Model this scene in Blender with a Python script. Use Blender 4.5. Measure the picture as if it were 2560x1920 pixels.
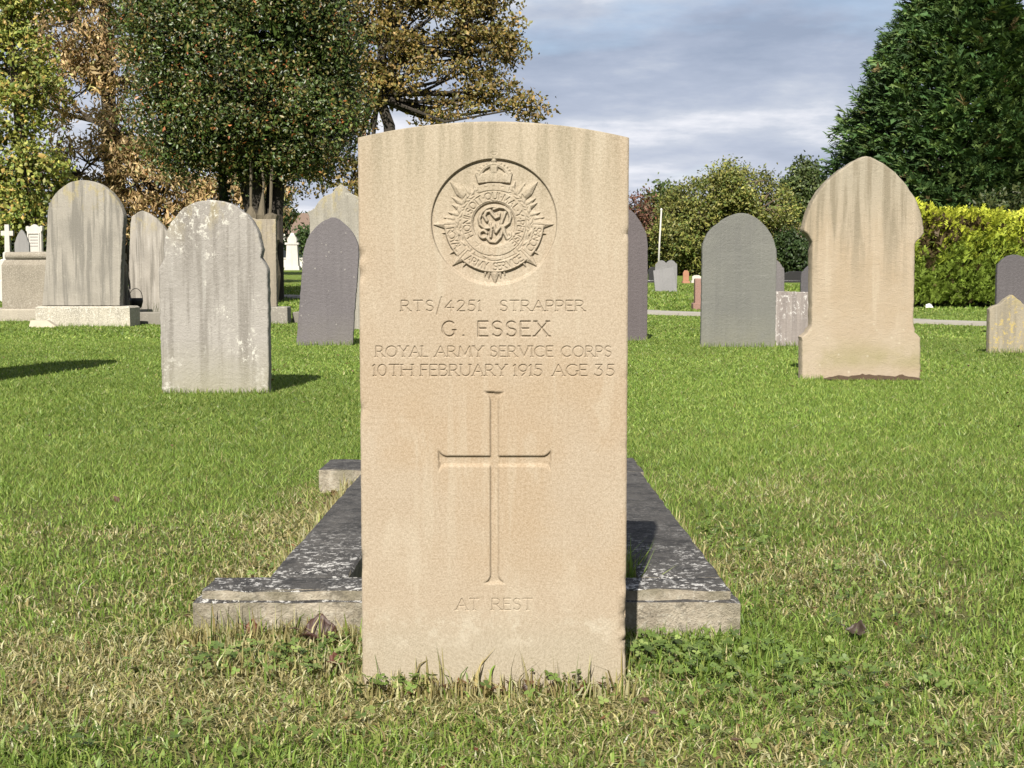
import bpy, math, random
import numpy as np
R = math.radians
for _o in list(bpy.data.objects):
    bpy.data.objects.remove(_o)
SC = bpy.context.scene
COL = SC.collection

# ------------------------------------------------------------------ camera
cam_d = bpy.data.cameras.new('camera')
cam = bpy.data.objects.new('camera', cam_d)
COL.objects.link(cam)
cam.location = (0.0, 0.0, 0.5954)
cam.rotation_euler = (R(90 - 4.54), 0, 0)
cam_d.sensor_width = 36.0
cam_d.lens = 36.0 * 3400 / 2560
cam_d.clip_start = 0.05
cam_d.clip_end = 3000
SC.camera = cam

# ------------------------------------------------------------------ sky and sun
SUN_AZ, SUN_EL = 9.0, 38.0          # the light travels away from the camera, a little to the right
W = bpy.data.worlds.new('World')
SC.world = W
W.use_nodes = True
wt = W.node_tree
wt.nodes.clear()


def N(t, kind, **kw):
    n = t.nodes.new(kind)
    for k, v in kw.items():
        setattr(n, k, v)
    return n


w_out = N(wt, 'ShaderNodeOutputWorld')
w_bg = N(wt, 'ShaderNodeBackground')
w_bg.inputs['Strength'].default_value = 0.056
sky = N(wt, 'ShaderNodeTexSky', sky_type='NISHITA', sun_disc=False)
sky.sun_elevation = R(SUN_EL)
sky.sun_rotation = R(180 + SUN_AZ)
sky.air_density = 1.0
sky.dust_density = 1.0
tc = N(wt, 'ShaderNodeTexCoord')
sep = N(wt, 'ShaderNodeSeparateXYZ')
wt.links.new(tc.outputs['Generated'], sep.inputs[0])


def wmath(op, a, b=None, clamp=False):
    n = N(wt, 'ShaderNodeMath', operation=op, use_clamp=clamp)
    for i, v in enumerate((a, b)):
        if v is None:
            continue
        if isinstance(v, (int, float)):
            n.inputs[i].default_value = v
        else:
            wt.links.new(v, n.inputs[i])
    return n.outputs[0]


zz = wmath('MAXIMUM', sep.outputs['Z'], 0.0)
den = wmath('ADD', zz, 0.13)
px = wmath('DIVIDE', sep.outputs['X'], den)
py = wmath('DIVIDE', sep.outputs['Y'], den)
cmb = N(wt, 'ShaderNodeCombineXYZ')
wt.links.new(px, cmb.inputs[0])
wt.links.new(py, cmb.inputs[1])


def wnoise(scale, detail, rough, off):
    mp = N(wt, 'ShaderNodeMapping')
    mp.inputs['Location'].default_value = off
    wt.links.new(cmb.outputs[0], mp.inputs[0])
    n = N(wt, 'ShaderNodeTexNoise')
    n.inputs['Scale'].default_value = scale
    n.inputs['Detail'].default_value = detail
    n.inputs['Roughness'].default_value = rough
    wt.links.new(mp.outputs[0], n.inputs['Vector'])
    return n.outputs[0]


def wramp(fac, stops):
    n = N(wt, 'ShaderNodeValToRGB')
    e = n.color_ramp.elements
    while len(e) < len(stops):
        e.new(0.5)
    for el, (p, c) in zip(e, stops):
        el.position = p
        el.color = (*c, 1)
    wt.links.new(fac, n.inputs[0])
    return n.outputs[0]


c_tone = wramp(wnoise(1.05, 8, 0.6, (3.1, 7.7, 0)), [(0.37, (2.3, 2.72, 3.6)), (0.46, (2.9, 3.3, 4.2)), (0.54, (3.8, 4.12, 4.8)), (0.63, (6.3, 6.3, 6.6))])
c_cov = wramp(wnoise(0.7, 6, 0.55, (1.3, 2.2, 4)), [(0.30, (0.40,) * 3), (0.42, (0.97,) * 3)])
c_mix = N(wt, 'ShaderNodeMixRGB')
wt.links.new(c_cov, c_mix.inputs[0])
wt.links.new(sky.outputs[0], c_mix.inputs[1])
wt.links.new(c_tone, c_mix.inputs[2])
# brighter cloud deck low over the horizon
lowf = wmath('SUBTRACT', 1.0, wmath('DIVIDE', zz, 0.16), clamp=True)
lowb = wmath('MULTIPLY', lowf, wmath('MULTIPLY', wnoise(0.9, 5, 0.5, (9, 4, 1)), 1.3))
c_low = N(wt, 'ShaderNodeMixRGB')
wt.links.new(lowb, c_low.inputs[0])
wt.links.new(c_mix.outputs[0], c_low.inputs[1])
c_low.inputs[2].default_value = (5.2, 5.35, 6.0, 1)
wt.links.new(c_low.outputs[0], w_bg.inputs['Color'])
wt.links.new(w_bg.outputs[0], w_out.inputs[0])

sun_d = bpy.data.lights.new('sun', 'SUN')
sun_d.energy = 5.0
sun_d.angle = R(0.6)
sun_d.color = (1.0, 0.945, 0.86)
sun = bpy.data.objects.new('sun', sun_d)
COL.objects.link(sun)
sun.location = (-10, -30, 30)
sun.rotation_euler = (R(90 - SUN_EL), 0, R(-SUN_AZ))

SC.view_settings.view_transform = 'Standard'
SC.view_settings.look = 'None'
SC.view_settings.exposure = 1.42
SC.view_settings.gamma = 1.0
SC.view_settings.use_curve_mapping = False
SC.render.engine = 'CYCLES'
SC.cycles.max_bounces = 6
SC.cycles.use_denoising = True


# ------------------------------------------------------------------ helpers
TONE = 0.51                          # overall reflectance level that goes with the exposure above


def gz(y):
    t = np.clip((np.asarray(y, float) - 15.0) / 50.0, 0, 1)
    return t * t * (3 - 2 * t)


def gzf(y):
    return float(gz(y))


def hash2(ix, iy, s):
    h = (ix.astype(np.int64) * 374761393 + iy.astype(np.int64) * 668265263 + s * 974634777) & 0x7fffffff
    h = ((h ^ (h >> 13)) * 1274126177) & 0x7fffffff
    return ((h ^ (h >> 16)) & 0xffff) / 65535.0


def vn(x, y, sc, s=0):
    x = np.asarray(x, float) * sc
    y = np.asarray(y, float) * sc
    ix = np.floor(x)
    iy = np.floor(y)
    fx = x - ix
    fy = y - iy
    fx = fx * fx * (3 - 2 * fx)
    fy = fy * fy * (3 - 2 * fy)
    a = hash2(ix, iy, s)
    b = hash2(ix + 1, iy, s)
    c = hash2(ix, iy + 1, s)
    d = hash2(ix + 1, iy + 1, s)
    return (a * (1 - fx) + b * fx) * (1 - fy) + (c * (1 - fx) + d * fx) * fy


def fbm(x, y, sc, s=0, o=3):
    t = 0
    a = 0.5
    n = 0
    for i in range(o):
        t = t + a * vn(x, y, sc * 2 ** i, s + i * 17)
        n += a
        a *= 0.5
    return t / n


def mesh_obj(name, V, F, mat=None, parent=None, col=None, smooth=False, loc=None):
    """one mesh object; F is an int array (n,3) or (n,4), or a list of index lists"""
    me = bpy.data.meshes.new(name)
    V = np.asarray(V, np.float32)
    if isinstance(F, np.ndarray):
        k = F.shape[1]
        me.vertices.add(len(V))
        me.vertices.foreach_set('co', V.ravel())
        me.loops.add(F.size)
        me.loops.foreach_set('vertex_index', F.astype(np.int32).ravel())
        me.polygons.add(len(F))
        me.polygons.foreach_set('loop_start', np.arange(0, F.size, k, dtype=np.int32))
        me.polygons.foreach_set('loop_total', np.full(len(F), k, dtype=np.int32))
        me.update(calc_edges=True)
    else:
        me.from_pydata([tuple(map(float, v)) for v in V], [], F)
    if col is not None:
        ca = me.color_attributes.new('col', 'FLOAT_COLOR', 'POINT')
        c4 = np.ones((len(V), 4), np.float32)
        c4[:, :3] = np.asarray(col) * TONE
        ca.data.foreach_set('color', c4.ravel())
    if smooth:
        me.polygons.foreach_set('use_smooth', np.ones(len(me.polygons), bool))
    me.validate(verbose=False)
    if mat:
        me.materials.append(mat)
    o = bpy.data.objects.new(name, me)
    COL.objects.link(o)
    if parent is not None:
        o.parent = parent
    if loc is not None:
        o.location = loc
    return o


def thing(name, label, cat, loc, rz=0.0, group=None, rx=0.0, ry=0.0):
    o = bpy.data.objects.new(name, None)
    o.empty_display_size = 0.1
    COL.objects.link(o)
    o.location = loc
    o.rotation_euler = (rx, ry, rz)
    return tag(o, label, cat, group)


def tag(o, label=None, cat=None, group=None, kind=None):
    if label:
        o['label'] = label
    if cat:
        o['category'] = cat
    if group:
        o['group'] = group
    if kind:
        o['kind'] = kind
    return o


class MB:
    """collects boxes, tubes and prisms into one mesh"""

    def __init__(self):
        self.v = []
        self.f = []

    def add(self, V, F):
        b = len(self.v)
        self.v += [tuple(p) for p in V]
        self.f += [[i + b for i in f] for f in F]

    def box(self, x0, x1, y0, y1, z0, z1):
        V = [(x, y, z) for z in (z0, z1) for y in (y0, y1) for x in (x0, x1)]
        self.add(V, [[0, 2, 3, 1], [4, 5, 7, 6], [0, 1, 5, 4], [1, 3, 7, 5], [3, 2, 6, 7], [2, 0, 4, 6]])

    def frustum(self, x0, x1, y0, y1, z0, X0, X1, Y0, Y1, z1):
        V = [(x0, y0, z0), (x1, y0, z0), (x1, y1, z0), (x0, y1, z0), (X0, Y0, z1), (X1, Y0, z1), (X1, Y1, z1), (X0, Y1, z1)]
        self.add(V, [[3, 2, 1, 0], [4, 5, 6, 7], [0, 1, 5, 4], [1, 2, 6, 5], [2, 3, 7, 6], [3, 0, 4, 7]])

    def tube(self, pts, rad, n=8):
        P = np.array(pts, float)
        b = len(self.v)
        m = len(P)
        for i in range(m):
            t = P[min(i + 1, m - 1)] - P[max(i - 1, 0)]
            t = t / (np.linalg.norm(t) + 1e-9)
            a = np.cross(t, (0.31, 0.87, 0.21))
            a /= np.linalg.norm(a) + 1e-9
            c = np.cross(t, a)
            r = rad[i] if hasattr(rad, '__len__') else rad
            for k in range(n):
                an = 2 * math.pi * k / n
                self.v.append(tuple(P[i] + r * (a * math.cos(an) + c * math.sin(an))))
        for i in range(m - 1):
            for k in range(n):
                k2 = (k + 1) % n
                self.f.append([b + i * n + k, b + i * n + k2, b + (i + 1) * n + k2, b + (i + 1) * n + k])
        self.f.append([b + k for k in range(n)][::-1])
        self.f.append([b + (m - 1) * n + k for k in range(n)])

    def lathe(self, prof, n=16, c=(0, 0)):
        b = len(self.v)
        for r, z in prof:
            for k in range(n):
                a = 2 * math.pi * k / n
                self.v.append((c[0] + r * math.cos(a), c[1] + r * math.sin(a), z))
        for i in range(len(prof) - 1):
            for k in range(n):
                k2 = (k + 1) % n
                self.f.append([b + i * n + k, b + i * n + k2, b + (i + 1) * n + k2, b + (i + 1) * n + k])
        self.f.append([b + k for k in range(n)][::-1])
        self.f.append([b + (len(prof) - 1) * n + k for k in range(n)])

    def build(self, name, mat, parent=None, smooth=False, loc=None):
        return mesh_obj(name, self.v, self.f, mat, parent, smooth=smooth, loc=loc)


# ------------------------------------------------------------------ materials
class MT:
    """small helper round one material's node tree"""

    def __init__(self, name):
        self.m = bpy.data.materials.new(name)
        self.m.use_nodes = True
        self.t = self.m.node_tree
        self.b = self.t.nodes['Principled BSDF']
        self.out = self.t.nodes['Material Output']
        self.tc = N(self.t, 'ShaderNodeTexCoord')

    def put(self, sock, v):
        if isinstance(v, bpy.types.NodeSocket):
            self.t.links.new(v, sock)
        elif isinstance(v, (tuple, list)) and len(v) == 3 and len(sock.default_value) == 4:
            sock.default_value = (*v, 1)
        else:
            sock.default_value = v

    def coord(self, scale=(1, 1, 1), loc=(0, 0, 0)):
        mp = N(self.t, 'ShaderNodeMapping')
        mp.inputs['Scale'].default_value = scale
        mp.inputs['Location'].default_value = loc
        self.t.links.new(self.tc.outputs['Object'], mp.inputs[0])
        return mp.outputs[0]

    def noise(self, scale, detail=4, rough=0.55, vec=None, dist=0.0):
        n = N(self.t, 'ShaderNodeTexNoise')
        n.inputs['Scale'].default_value = scale
        n.inputs['Detail'].default_value = detail
        n.inputs['Roughness'].default_value = rough
        n.inputs['Distortion'].default_value = dist
        self.t.links.new(vec if vec is not None else self.tc.outputs['Object'], n.inputs['Vector'])
        return n.outputs[0]

    def voronoi(self, scale, vec=None):
        n = N(self.t, 'ShaderNodeTexVoronoi')
        n.inputs['Scale'].default_value = scale
        self.t.links.new(vec if vec is not None else self.tc.outputs['Object'], n.inputs['Vector'])
        return n.outputs['Distance']

    def step(self, f, a, b):
        n = N(self.t, 'ShaderNodeMapRange', interpolation_type='SMOOTHSTEP')
        n.inputs[1].default_value = a
        n.inputs[2].default_value = b
        self.put(n.inputs[0], f)
        return n.outputs[0]

    def math(self, op, a, b=0.0, clamp=False):
        n = N(self.t, 'ShaderNodeMath', operation=op, use_clamp=clamp)
        self.put(n.inputs[0], a)
        self.put(n.inputs[1], b)
        return n.outputs[0]

    def mul(self, *a):
        r = a[0]
        for q in a[1:]:
            r = self.math('MULTIPLY', r, q)
        return r

    def mix(self, f, a, b, mode='MIX'):
        n = N(self.t, 'ShaderNodeMixRGB', blend_type=mode)
        self.put(n.inputs[0], f)
        self.put(n.inputs[1], a)
        self.put(n.inputs[2], b)
        return n.outputs[0]

    def xyz(self):
        s = N(self.t, 'ShaderNodeSeparateXYZ')
        self.t.links.new(self.tc.outputs['Object'], s.inputs[0])
        return s.outputs

    def bump(self, h, dist, strength=1.0, nrm=None):
        n = N(self.t, 'ShaderNodeBump')
        n.inputs['Distance'].default_value = dist
        n.inputs['Strength'].default_value = strength
        self.put(n.inputs['Height'], h)
        if nrm is not None:
            self.put(n.inputs['Normal'], nrm)
        return n.outputs[0]

    def done(self, color, rough=0.85, nrm=None, spec=0.25):
        self.put(self.b.inputs['Base Color'], self.mix(1.0, color, (TONE, TONE, TONE), 'MULTIPLY'))
        self.put(self.b.inputs['Roughness'], rough)
        self.b.inputs['Specular IOR Level'].default_value = spec
        if nrm is not None:
            self.put(self.b.inputs['Normal'], nrm)
        return self.m


def plain(name, c, rough=0.8, var=0.25, sc=8.0, spec=0.25):
    m = MT(name)
    n = m.noise(sc, 5, 0.6)
    dark = tuple(q * (1 - var) for q in c)
    lite = tuple(min(1, q * (1 + var)) for q in c)
    return m.done(m.mix(n, dark, lite), rough, m.bump(n, 0.004), spec)


def headstone_mat(name, base, dark, light, seed, top, streak=0.7, lichen=0.0, lichen_col=(0.62, 0.6, 0.5), yellow=0.0, algae=0.0, flecks=0.0, rough=0.85, fine=0.12, speck=0.0, stretch=0.9, bands=0.0, lt=0.53):
    """weathered stone: run-off streaks from the top, lichen crusts, algae at the foot"""
    m = MT(name)
    X = m.xyz()
    o = (seed * 3.7, seed * 1.9, seed * 5.3)
    st = m.noise(1.0, 5, 0.6, m.coord((16, 6, stretch), o))
    st2 = m.noise(1.0, 4, 0.6, m.coord((42, 9, stretch * 2.2), o))
    big = m.noise(2.6, 4, 0.6, m.coord((1, 1, 1), o))
    grain = m.noise(170, 3, 0.7)
    c = m.mix(m.step(big, 0.35, 0.7), base, tuple(0.5 * a + 0.5 * b for a, b in zip(base, dark)))
    c = m.mix(m.mul(m.step(st, 0.46, 0.60), streak), c, dark)
    c = m.mix(m.mul(m.step(st2, 0.55, 0.72), streak * 0.55), c, light)
    c = m.mix(m.mul(m.step(st2, 0.42, 0.25), streak * 0.5), c, dark)
    if algae:
        low = m.math('SUBTRACT', 1.0, m.math('DIVIDE', X[2], 0.28 * top), clamp=True)
        c = m.mix(m.mul(low, m.step(big, 0.2, 0.6), algae), c, (0.36, 0.34, 0.2))
    if yellow:
        up = m.step(X[2], top * 0.72, top * 1.0)
        c = m.mix(m.mul(m.step(m.noise(9, 5, 0.65, m.coord((1, 1, 0.5), o)), 0.5, 0.62), up, yellow), c, (0.42, 0.34, 0.12))
    if lichen:
        n1 = m.noise(34, 6, 0.75, m.coord((1, 1, 0.8), o))
        reg = m.step(m.math('ADD', m.noise(4.5, 3, 0.5, m.coord((1, 1, 0.7), (o[1], o[2], o[0]))), m.mul(m.step(X[2], top * 0.75, top * 0.97), 0.16)), lt, lt + 0.13)
        c = m.mix(m.mul(m.step(n1, 0.54, 0.6), reg, lichen), c, lichen_col)
    if flecks:
        v = m.voronoi(15, m.coord((1, 1, 1), o))
        n2 = m.noise(60, 3, 0.6)
        c = m.mix(m.mul(m.step(m.math('ADD', v, m.mul(n2, 0.16)), 0.20, 0.14), flecks), c, (0.66, 0.63, 0.54))
    if bands:
        bn = m.noise(1.0, 4, 0.65, m.coord((2.2, 2, 34), o))
        c = m.mix(m.mul(m.step(bn, 0.55, 0.72), bands), c, light)
    if speck:
        sn = m.noise(75, 4, 0.75)
        c = m.mix(m.mul(m.step(sn, 0.5, 0.62), speck), c, light)
        c = m.mix(m.mul(m.step(sn, 0.46, 0.34), speck), c, dark)
    c = m.mix(fine * 2, c, m.mix(grain, tuple(0.45 * q for q in base), tuple(min(1, 1.5 * q) for q in base)))
    h = m.math('ADD', m.mul(grain, 0.6), m.noise(38, 4, 0.7))
    return m.done(c, rough, m.bump(h, 0.006))


def leaf_mat(name, trans=0.3, rough=0.5, spec=0.3):
    m = MT(name)
    a = N(m.t, 'ShaderNodeVertexColor', layer_name='col')
    m.put(m.b.inputs['Base Color'], a.outputs[0])
    m.b.inputs['Roughness'].default_value = rough
    m.b.inputs['Specular IOR Level'].default_value = spec
    tr = N(m.t, 'ShaderNodeBsdfTranslucent')
    m.put(tr.inputs[0], m.mix(1.0, a.outputs[0], (1.0, 1.0, 0.6), 'MULTIPLY'))
    ms = N(m.t, 'ShaderNodeMixShader')
    ms.inputs[0].default_value = trans
    m.t.links.new(m.b.outputs[0], ms.inputs[1])
    m.t.links.new(tr.outputs[0], ms.inputs[2])
    m.t.links.new(ms.outputs[0], m.out.inputs[0])
    return m.m


M_GRASS = leaf_mat('grass_blades', 0.45, 0.5, 0.3)
M_LEAF = leaf_mat('broad_leaves', 0.4, 0.5, 0.3)
M_HOLLY = leaf_mat('glossy_leaves', 0.25, 0.42, 0.4)
M_CONIFER = leaf_mat('conifer_sprays', 0.22, 0.6, 0.2)


def bark_mat(name, c):
    m = MT(name)
    n = m.noise(1.0, 6, 0.65, m.coord((9, 9, 2.2)))
    col = m.mix(n, tuple(0.45 * q for q in c), tuple(1.5 * q for q in c))
    return m.done(col, 0.9, m.bump(n, 0.05))


M_BARK = bark_mat('grey_brown_bark', (0.10, 0.08, 0.055))
M_BARKD = bark_mat('dark_bark', (0.05, 0.042, 0.032))
M_TWIG = bark_mat('pale_twigs', (0.17, 0.13, 0.08))

# ------------------------------------------------------------------ ground
ys = np.concatenate([np.linspace(-30, 0, 8), np.linspace(0.5, 14, 40), np.linspace(15, 70, 56), np.array([80, 95, 120, 160, 220, 320, 500, 800, 1400])])
xs = np.concatenate([-np.array([1400, 800, 400, 200, 100, 60, 40, 28, 20]), np.linspace(-14, 14, 40), np.array([20, 28, 40, 60, 100, 200, 400, 800, 1400])])
GX, GY = np.meshgrid(xs, ys)
DROP = 0.009                            # soil lies this much below the tips of the mown turf
GZ = gz(GY) - DROP + 0.006 * (fbm(GX, GY, 0.9, 5) - 0.5) * (np.abs(GX) < 15) * (GY > 4)
GV = np.stack([GX, GY, GZ], -1).reshape(-1, 3)
nx, ny = len(xs), len(ys)
I = np.arange(nx * ny).reshape(ny, nx)
GF = np.stack([I[:-1, :-1], I[:-1, 1:], I[1:, 1:], I[1:, :-1]], -1).reshape(-1, 4)
m = MT('lawn_ground')
n1 = m.noise(2.2, 5, 0.6)
n2 = m.noise(46, 4, 0.7)
n3 = m.noise(0.55, 3, 0.5)
c = m.mix(m.step(n1, 0.35, 0.7), (0.18, 0.26, 0.045), (0.235, 0.31, 0.065))
c = m.mix(m.mul(m.step(n3, 0.5, 0.7), 0.5), c, (0.36, 0.36, 0.105))
X = m.xyz()
nearf = m.step(X[1], 6.5, 2.5)
c = m.mix(m.mul(nearf, 0.75), c, m.mix(n2, (0.08, 0.065, 0.033), (0.22, 0.175, 0.085)))
c = m.mix(m.mul(n2, 0.3), c, (0.10, 0.13, 0.025))
ground = mesh_obj('ground', GV, GF, m.done(c, 0.95, m.bump(n2, 0.03), 0.1), smooth=True)
tag(ground, 'mown cemetery lawn rising gently towards the trees', kind='structure')

# path of pale concrete slabs that crosses the lawn behind the graves
P0 = np.array([9.6, 12.73])
PD = np.array([-3.2896, 3.5])
PD = PD / np.linalg.norm(PD)
PN = np.array([PD[1], -PD[0]])
path_mat = plain('path_concrete', (0.42, 0.39, 0.34), 0.9, 0.22, 5)
path = tag(bpy.data.objects.new('path', None), 'narrow pale concrete path crossing the lawn', kind='structure')
COL.objects.link(path)
rg = random.Random(5)
for k in range(34):
    a = P0 + PD * (k * 0.92)
    b = P0 + PD * (k * 0.92 + 0.9)
    hw = 0.34
    q = [a - PN * hw, a + PN * hw, b + PN * hw, b - PN * hw]
    dz = rg.uniform(-0.006, 0.008)
    V = [(p[0], p[1], gzf(p[1]) - 0.05) for p in q] + [(p[0], p[1], gzf(p[1]) + 0.03 + dz) for p in q]
    F = [[3, 2, 1, 0], [4, 5, 6, 7], [0, 1, 5, 4], [1, 2, 6, 5], [2, 3, 7, 6], [3, 0, 4, 7]]
    s = mesh_obj('paving_slab', V, F, path_mat, path)


# ------------------------------------------------------------------ the carved war grave headstone
def arc(cx, cy, rx, ry, a0, a1, n=14):
    return [(cx + rx * math.cos(R(a0 + (a1 - a0) * i / n)), cy + ry * math.sin(R(a0 + (a1 - a0) * i / n))) for i in range(n + 1)]


GL = {
    'A': (0.78, [[(0, 0), (0.39, 1), (0.78, 0)], [(0.14, 0.36), (0.64, 0.36)]], [(0, 0), (0.78, 0)]),
    'B': (0.58, [[(0, 0), (0, 1)], [(0, 1)] + arc(0.25, 0.77, 0.25, 0.23, 90, -90) + [(0, 0.54)], [(0, 0.54)] + arc(0.3, 0.27, 0.28, 0.27, 90, -90) + [(0, 0)]], []),
    'C': (0.74, [arc(0.44, 0.5, 0.44, 0.5, 48, 312, 20)], []),
    'E': (0.5, [[(0.5, 1), (0, 1), (0, 0), (0.5, 0)], [(0, 0.53), (0.4, 0.53)]], []),
    'F': (0.5, [[(0.5, 1), (0, 1), (0, 0)], [(0, 0.53), (0.4, 0.53)]], [(0, 0)]),
    'G': (0.8, [arc(0.45, 0.5, 0.45, 0.5, 48, 318, 20), [(0.8, 0.12), (0.8, 0.42)]], [(0.8, 0.42)]),
    'H': (0.74, [[(0, 0), (0, 1)], [(0.74, 0), (0.74, 1)], [(0, 0.53), (0.74, 0.53)]], [(0, 0), (0, 1), (0.74, 0), (0.74, 1)]),
    'I': (0.06, [[(0.03, 0), (0.03, 1)]], [(0.03, 0), (0.03, 1)]),
    'L': (0.5, [[(0, 1), (0, 0), (0.5, 0)]], [(0, 1)]),
    'M': (0.92, [[(0, 0), (0.1, 1), (0.46, 0.12), (0.82, 1), (0.92, 0)]], [(0, 0), (0.92, 0)]),
    'N': (0.76, [[(0, 0), (0, 1), (0.76, 0), (0.76, 1)]], [(0, 0), (0.76, 1)]),
    'O': (0.88, [arc(0.44, 0.5, 0.44, 0.5, 0, 360, 26)], []),
    'P': (0.52, [[(0, 0), (0, 1)] + arc(0.26, 0.73, 0.27, 0.27, 90, -90) + [(0, 0.46)]], [(0, 0)]),
    'Q': (0.88, [arc(0.44, 0.5, 0.44, 0.5, 0, 360, 26), [(0.5, 0.1), (0.85, -0.16)]], []),
    'R': (0.64, [[(0, 0), (0, 1)] + arc(0.26, 0.74, 0.27, 0.26, 90, -90) + [(0, 0.48)], [(0.26, 0.48), (0.64, 0)]], [(0, 0), (0.64, 0)]),
    'S': (0.5, [arc(0.25, 0.755, 0.23, 0.245, 30, 270, 14) + arc(0.25, 0.255, 0.25, 0.255, 90, -150, 14)], []),
    'T': (0.66, [[(0, 1), (0.66, 1)], [(0.33, 0), (0.33, 1)]], [(0.33, 0)]),
    'U': (0.7, [[(0, 1), (0, 0.34)] + arc(0.35, 0.34, 0.35, 0.34, 180, 360) + [(0.7, 1)]], [(0, 1), (0.7, 1)]),
    'V': (0.76, [[(0, 1), (0.38, 0), (0.76, 1)]], [(0, 1), (0.76, 1)]),
    'X': (0.72, [[(0, 0), (0.68, 1)], [(0.03, 1), (0.72, 0)]], [(0, 0), (0.68, 1), (0.03, 1), (0.72, 0)]),
    'Y': (0.72, [[(0, 1), (0.36, 0.48), (0.72, 1)], [(0.36, 0.48), (0.36, 0)]], [(0, 1), (0.72, 1), (0.36, 0)]),
    '0': (0.58, [arc(0.29, 0.5, 0.29, 0.5, 0, 360, 24)], []),
    '1': (0.1, [[(-0.06, 0.86), (0.06, 1), (0.06, 0)]], [(0.06, 0)]),
    '2': (0.54, [arc(0.26, 0.73, 0.25, 0.27, 160, -35, 12) + [(0, 0), (0.54, 0)]], []),
    '3': (0.5, [[(0.02, 1), (0.46, 1), (0.2, 0.6)] + arc(0.21, 0.3, 0.29, 0.3, 90, -150, 14)], []),
    '4': (0.64, [[(0.46, 0), (0.46, 1), (0, 0.3), (0.64, 0.3)]], []),
    '5': (0.52, [[(0.48, 1), (0.1, 1), (0.07, 0.58)] + arc(0.22, 0.31, 0.29, 0.31, 100, -140, 14)], []),
    '9': (0.56, [arc(0.28, 0.69, 0.28, 0.31, 0, 360, 20), [(0.56, 0.69), (0.5, 0.35), (0.22, 0)]], []),
    '/': (0.36, [[(0, -0.32), (0.36, 1.32)]], []),
    '.': (0.08, [[(0.03, 0.05), (0.06, 0.05)]], []),
}


def word_strokes(word, x0, x1, zb, ch, serif=0.11):
    """strokes (polylines in metres) of one word that fills x0..x1 with cap height ch"""
    wsum = sum(GL[q][0] for q in word)
    fx = min(1.28, max(1.0, ((x1 - x0) / ch - 0.24 * (len(word) - 1)) / wsum)) if '.' not in word else 1.0
    gap = ((x1 - x0) / ch - wsum * fx) / max(1, len(word) - 1)
    x = x0
    out = []
    for q in word:
        w, st, se = GL[q]
        for s in st:
            out.append([(x + a * fx * ch, zb + b * ch) for a, b in s])
        for a, b in se:
            out.append([(x + (a * fx - serif) * ch, zb + b * ch), (x + (a * fx + serif) * ch, zb + b * ch)])
        x += (w * fx + gap) * ch
    return out


def seg_dist(X, Z, a, b):
    ax, az = a
    bx, bz = b
    dx, dz = bx - ax, bz - az
    L = dx * dx + dz * dz + 1e-18
    t = np.clip(((X - ax) * dx + (Z - az) * dz) / L, 0, 1)
    return np.hypot(X - ax - t * dx, Z - az - t * dz)


def carve(xs, zs, H, strokes, hw, fn):
    """apply fn(H_window, distance) along each stroke"""
    for s in strokes:
        for a, b in zip(s[:-1], s[1:]):
            i0, i1 = np.searchsorted(xs, (min(a[0], b[0]) - hw, max(a[0], b[0]) + hw))
            j0, j1 = np.searchsorted(zs, (min(a[1], b[1]) - hw, max(a[1], b[1]) + hw))
            if i1 <= i0 or j1 <= j0:
                continue
            Xw, Zw = np.meshgrid(xs[i0:i1], zs[j0:j1])
            d = seg_dist(Xw, Zw, a, b)
            H[j0:j1, i0:i1] = fn(H[j0:j1, i0:i1], d)


def poly_sdf(X, Z, P):
    """positive inside"""
    d = np.full(X.shape, 1e9)
    ins = np.zeros(X.shape, bool)
    n = len(P)
    for i in range(n):
        a, b = P[i], P[(i + 1) % n]
        d = np.minimum(d, seg_dist(X, Z, a, b))
        cond = (a[1] > Z) != (b[1] > Z)
        if abs(b[1] - a[1]) > 1e-12:
            ins ^= cond & (X < (b[0] - a[0]) * (Z - a[1]) / (b[1] - a[1]) + a[0])
    return np.where(ins, d, -d)


def blur(H, k=1):
    for _ in range(k):
        P = np.pad(H, 1, mode='edge')
        H = (P[1:-1, 1:-1] * 4 + 2 * (P[:-2, 1:-1] + P[2:, 1:-1] + P[1:-1, :-2] + P[1:-1, 2:]) + P[:-2, :-2] + P[2:, 2:] + P[:-2, 2:] + P[2:, :-2]) / 16
    return H


def grid_mesh(name, xs, zs, Y, mat, parent):
    Xg, Zg = np.meshgrid(xs, zs)
    V = np.stack([Xg, Y, Zg], -1).reshape(-1, 3)
    I = np.arange(len(xs) * len(zs)).reshape(len(zs), len(xs))
    F = np.stack([I[:-1, :-1], I[:-1, 1:], I[1:, 1:], I[1:, :-1]], -1).reshape(-1, 4)
    return mesh_obj(name, V, F, mat, parent, smooth=True)


SX, SY = -0.0262, 1.94                       # centre of the stone's front face
HW, THK = 0.1915, 0.076


def lx(x):
    return x - SX                            # world x on the face -> stone x


m = MT('cream_sandstone')
X = m.xyz()
grain = m.noise(430, 3, 0.75)
grain2 = m.noise(210, 4, 0.7)
blot = m.noise(7.5, 4, 0.6, m.coord((1, 1, 1), (2.3, 0, 1.7)))
blot2 = m.noise(4.2, 3, 0.55, m.coord((1, 1, 1), (7.9, 0, 3.1)))
run = m.noise(1.0, 5, 0.6, m.coord((38, 5, 2.6), (0.7, 0, 0)))
c = m.mix(m.step(blot, 0.36, 0.64), (0.455, 0.37, 0.27), (0.405, 0.315, 0.218))
midz = m.mul(m.step(X[2], 0.12, 0.22), m.step(X[2], 0.60, 0.42))
c = m.mix(m.mul(m.step(blot2, 0.43, 0.58), midz, 0.85), c, (0.385, 0.262, 0.145))
c = m.mix(m.mul(m.step(m.noise(9, 5, 0.65, m.coord((1, 1, 0.8), (1.7, 0, 6.2))), 0.53, 0.66), midz, 0.5), c, (0.40, 0.265, 0.14))
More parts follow.
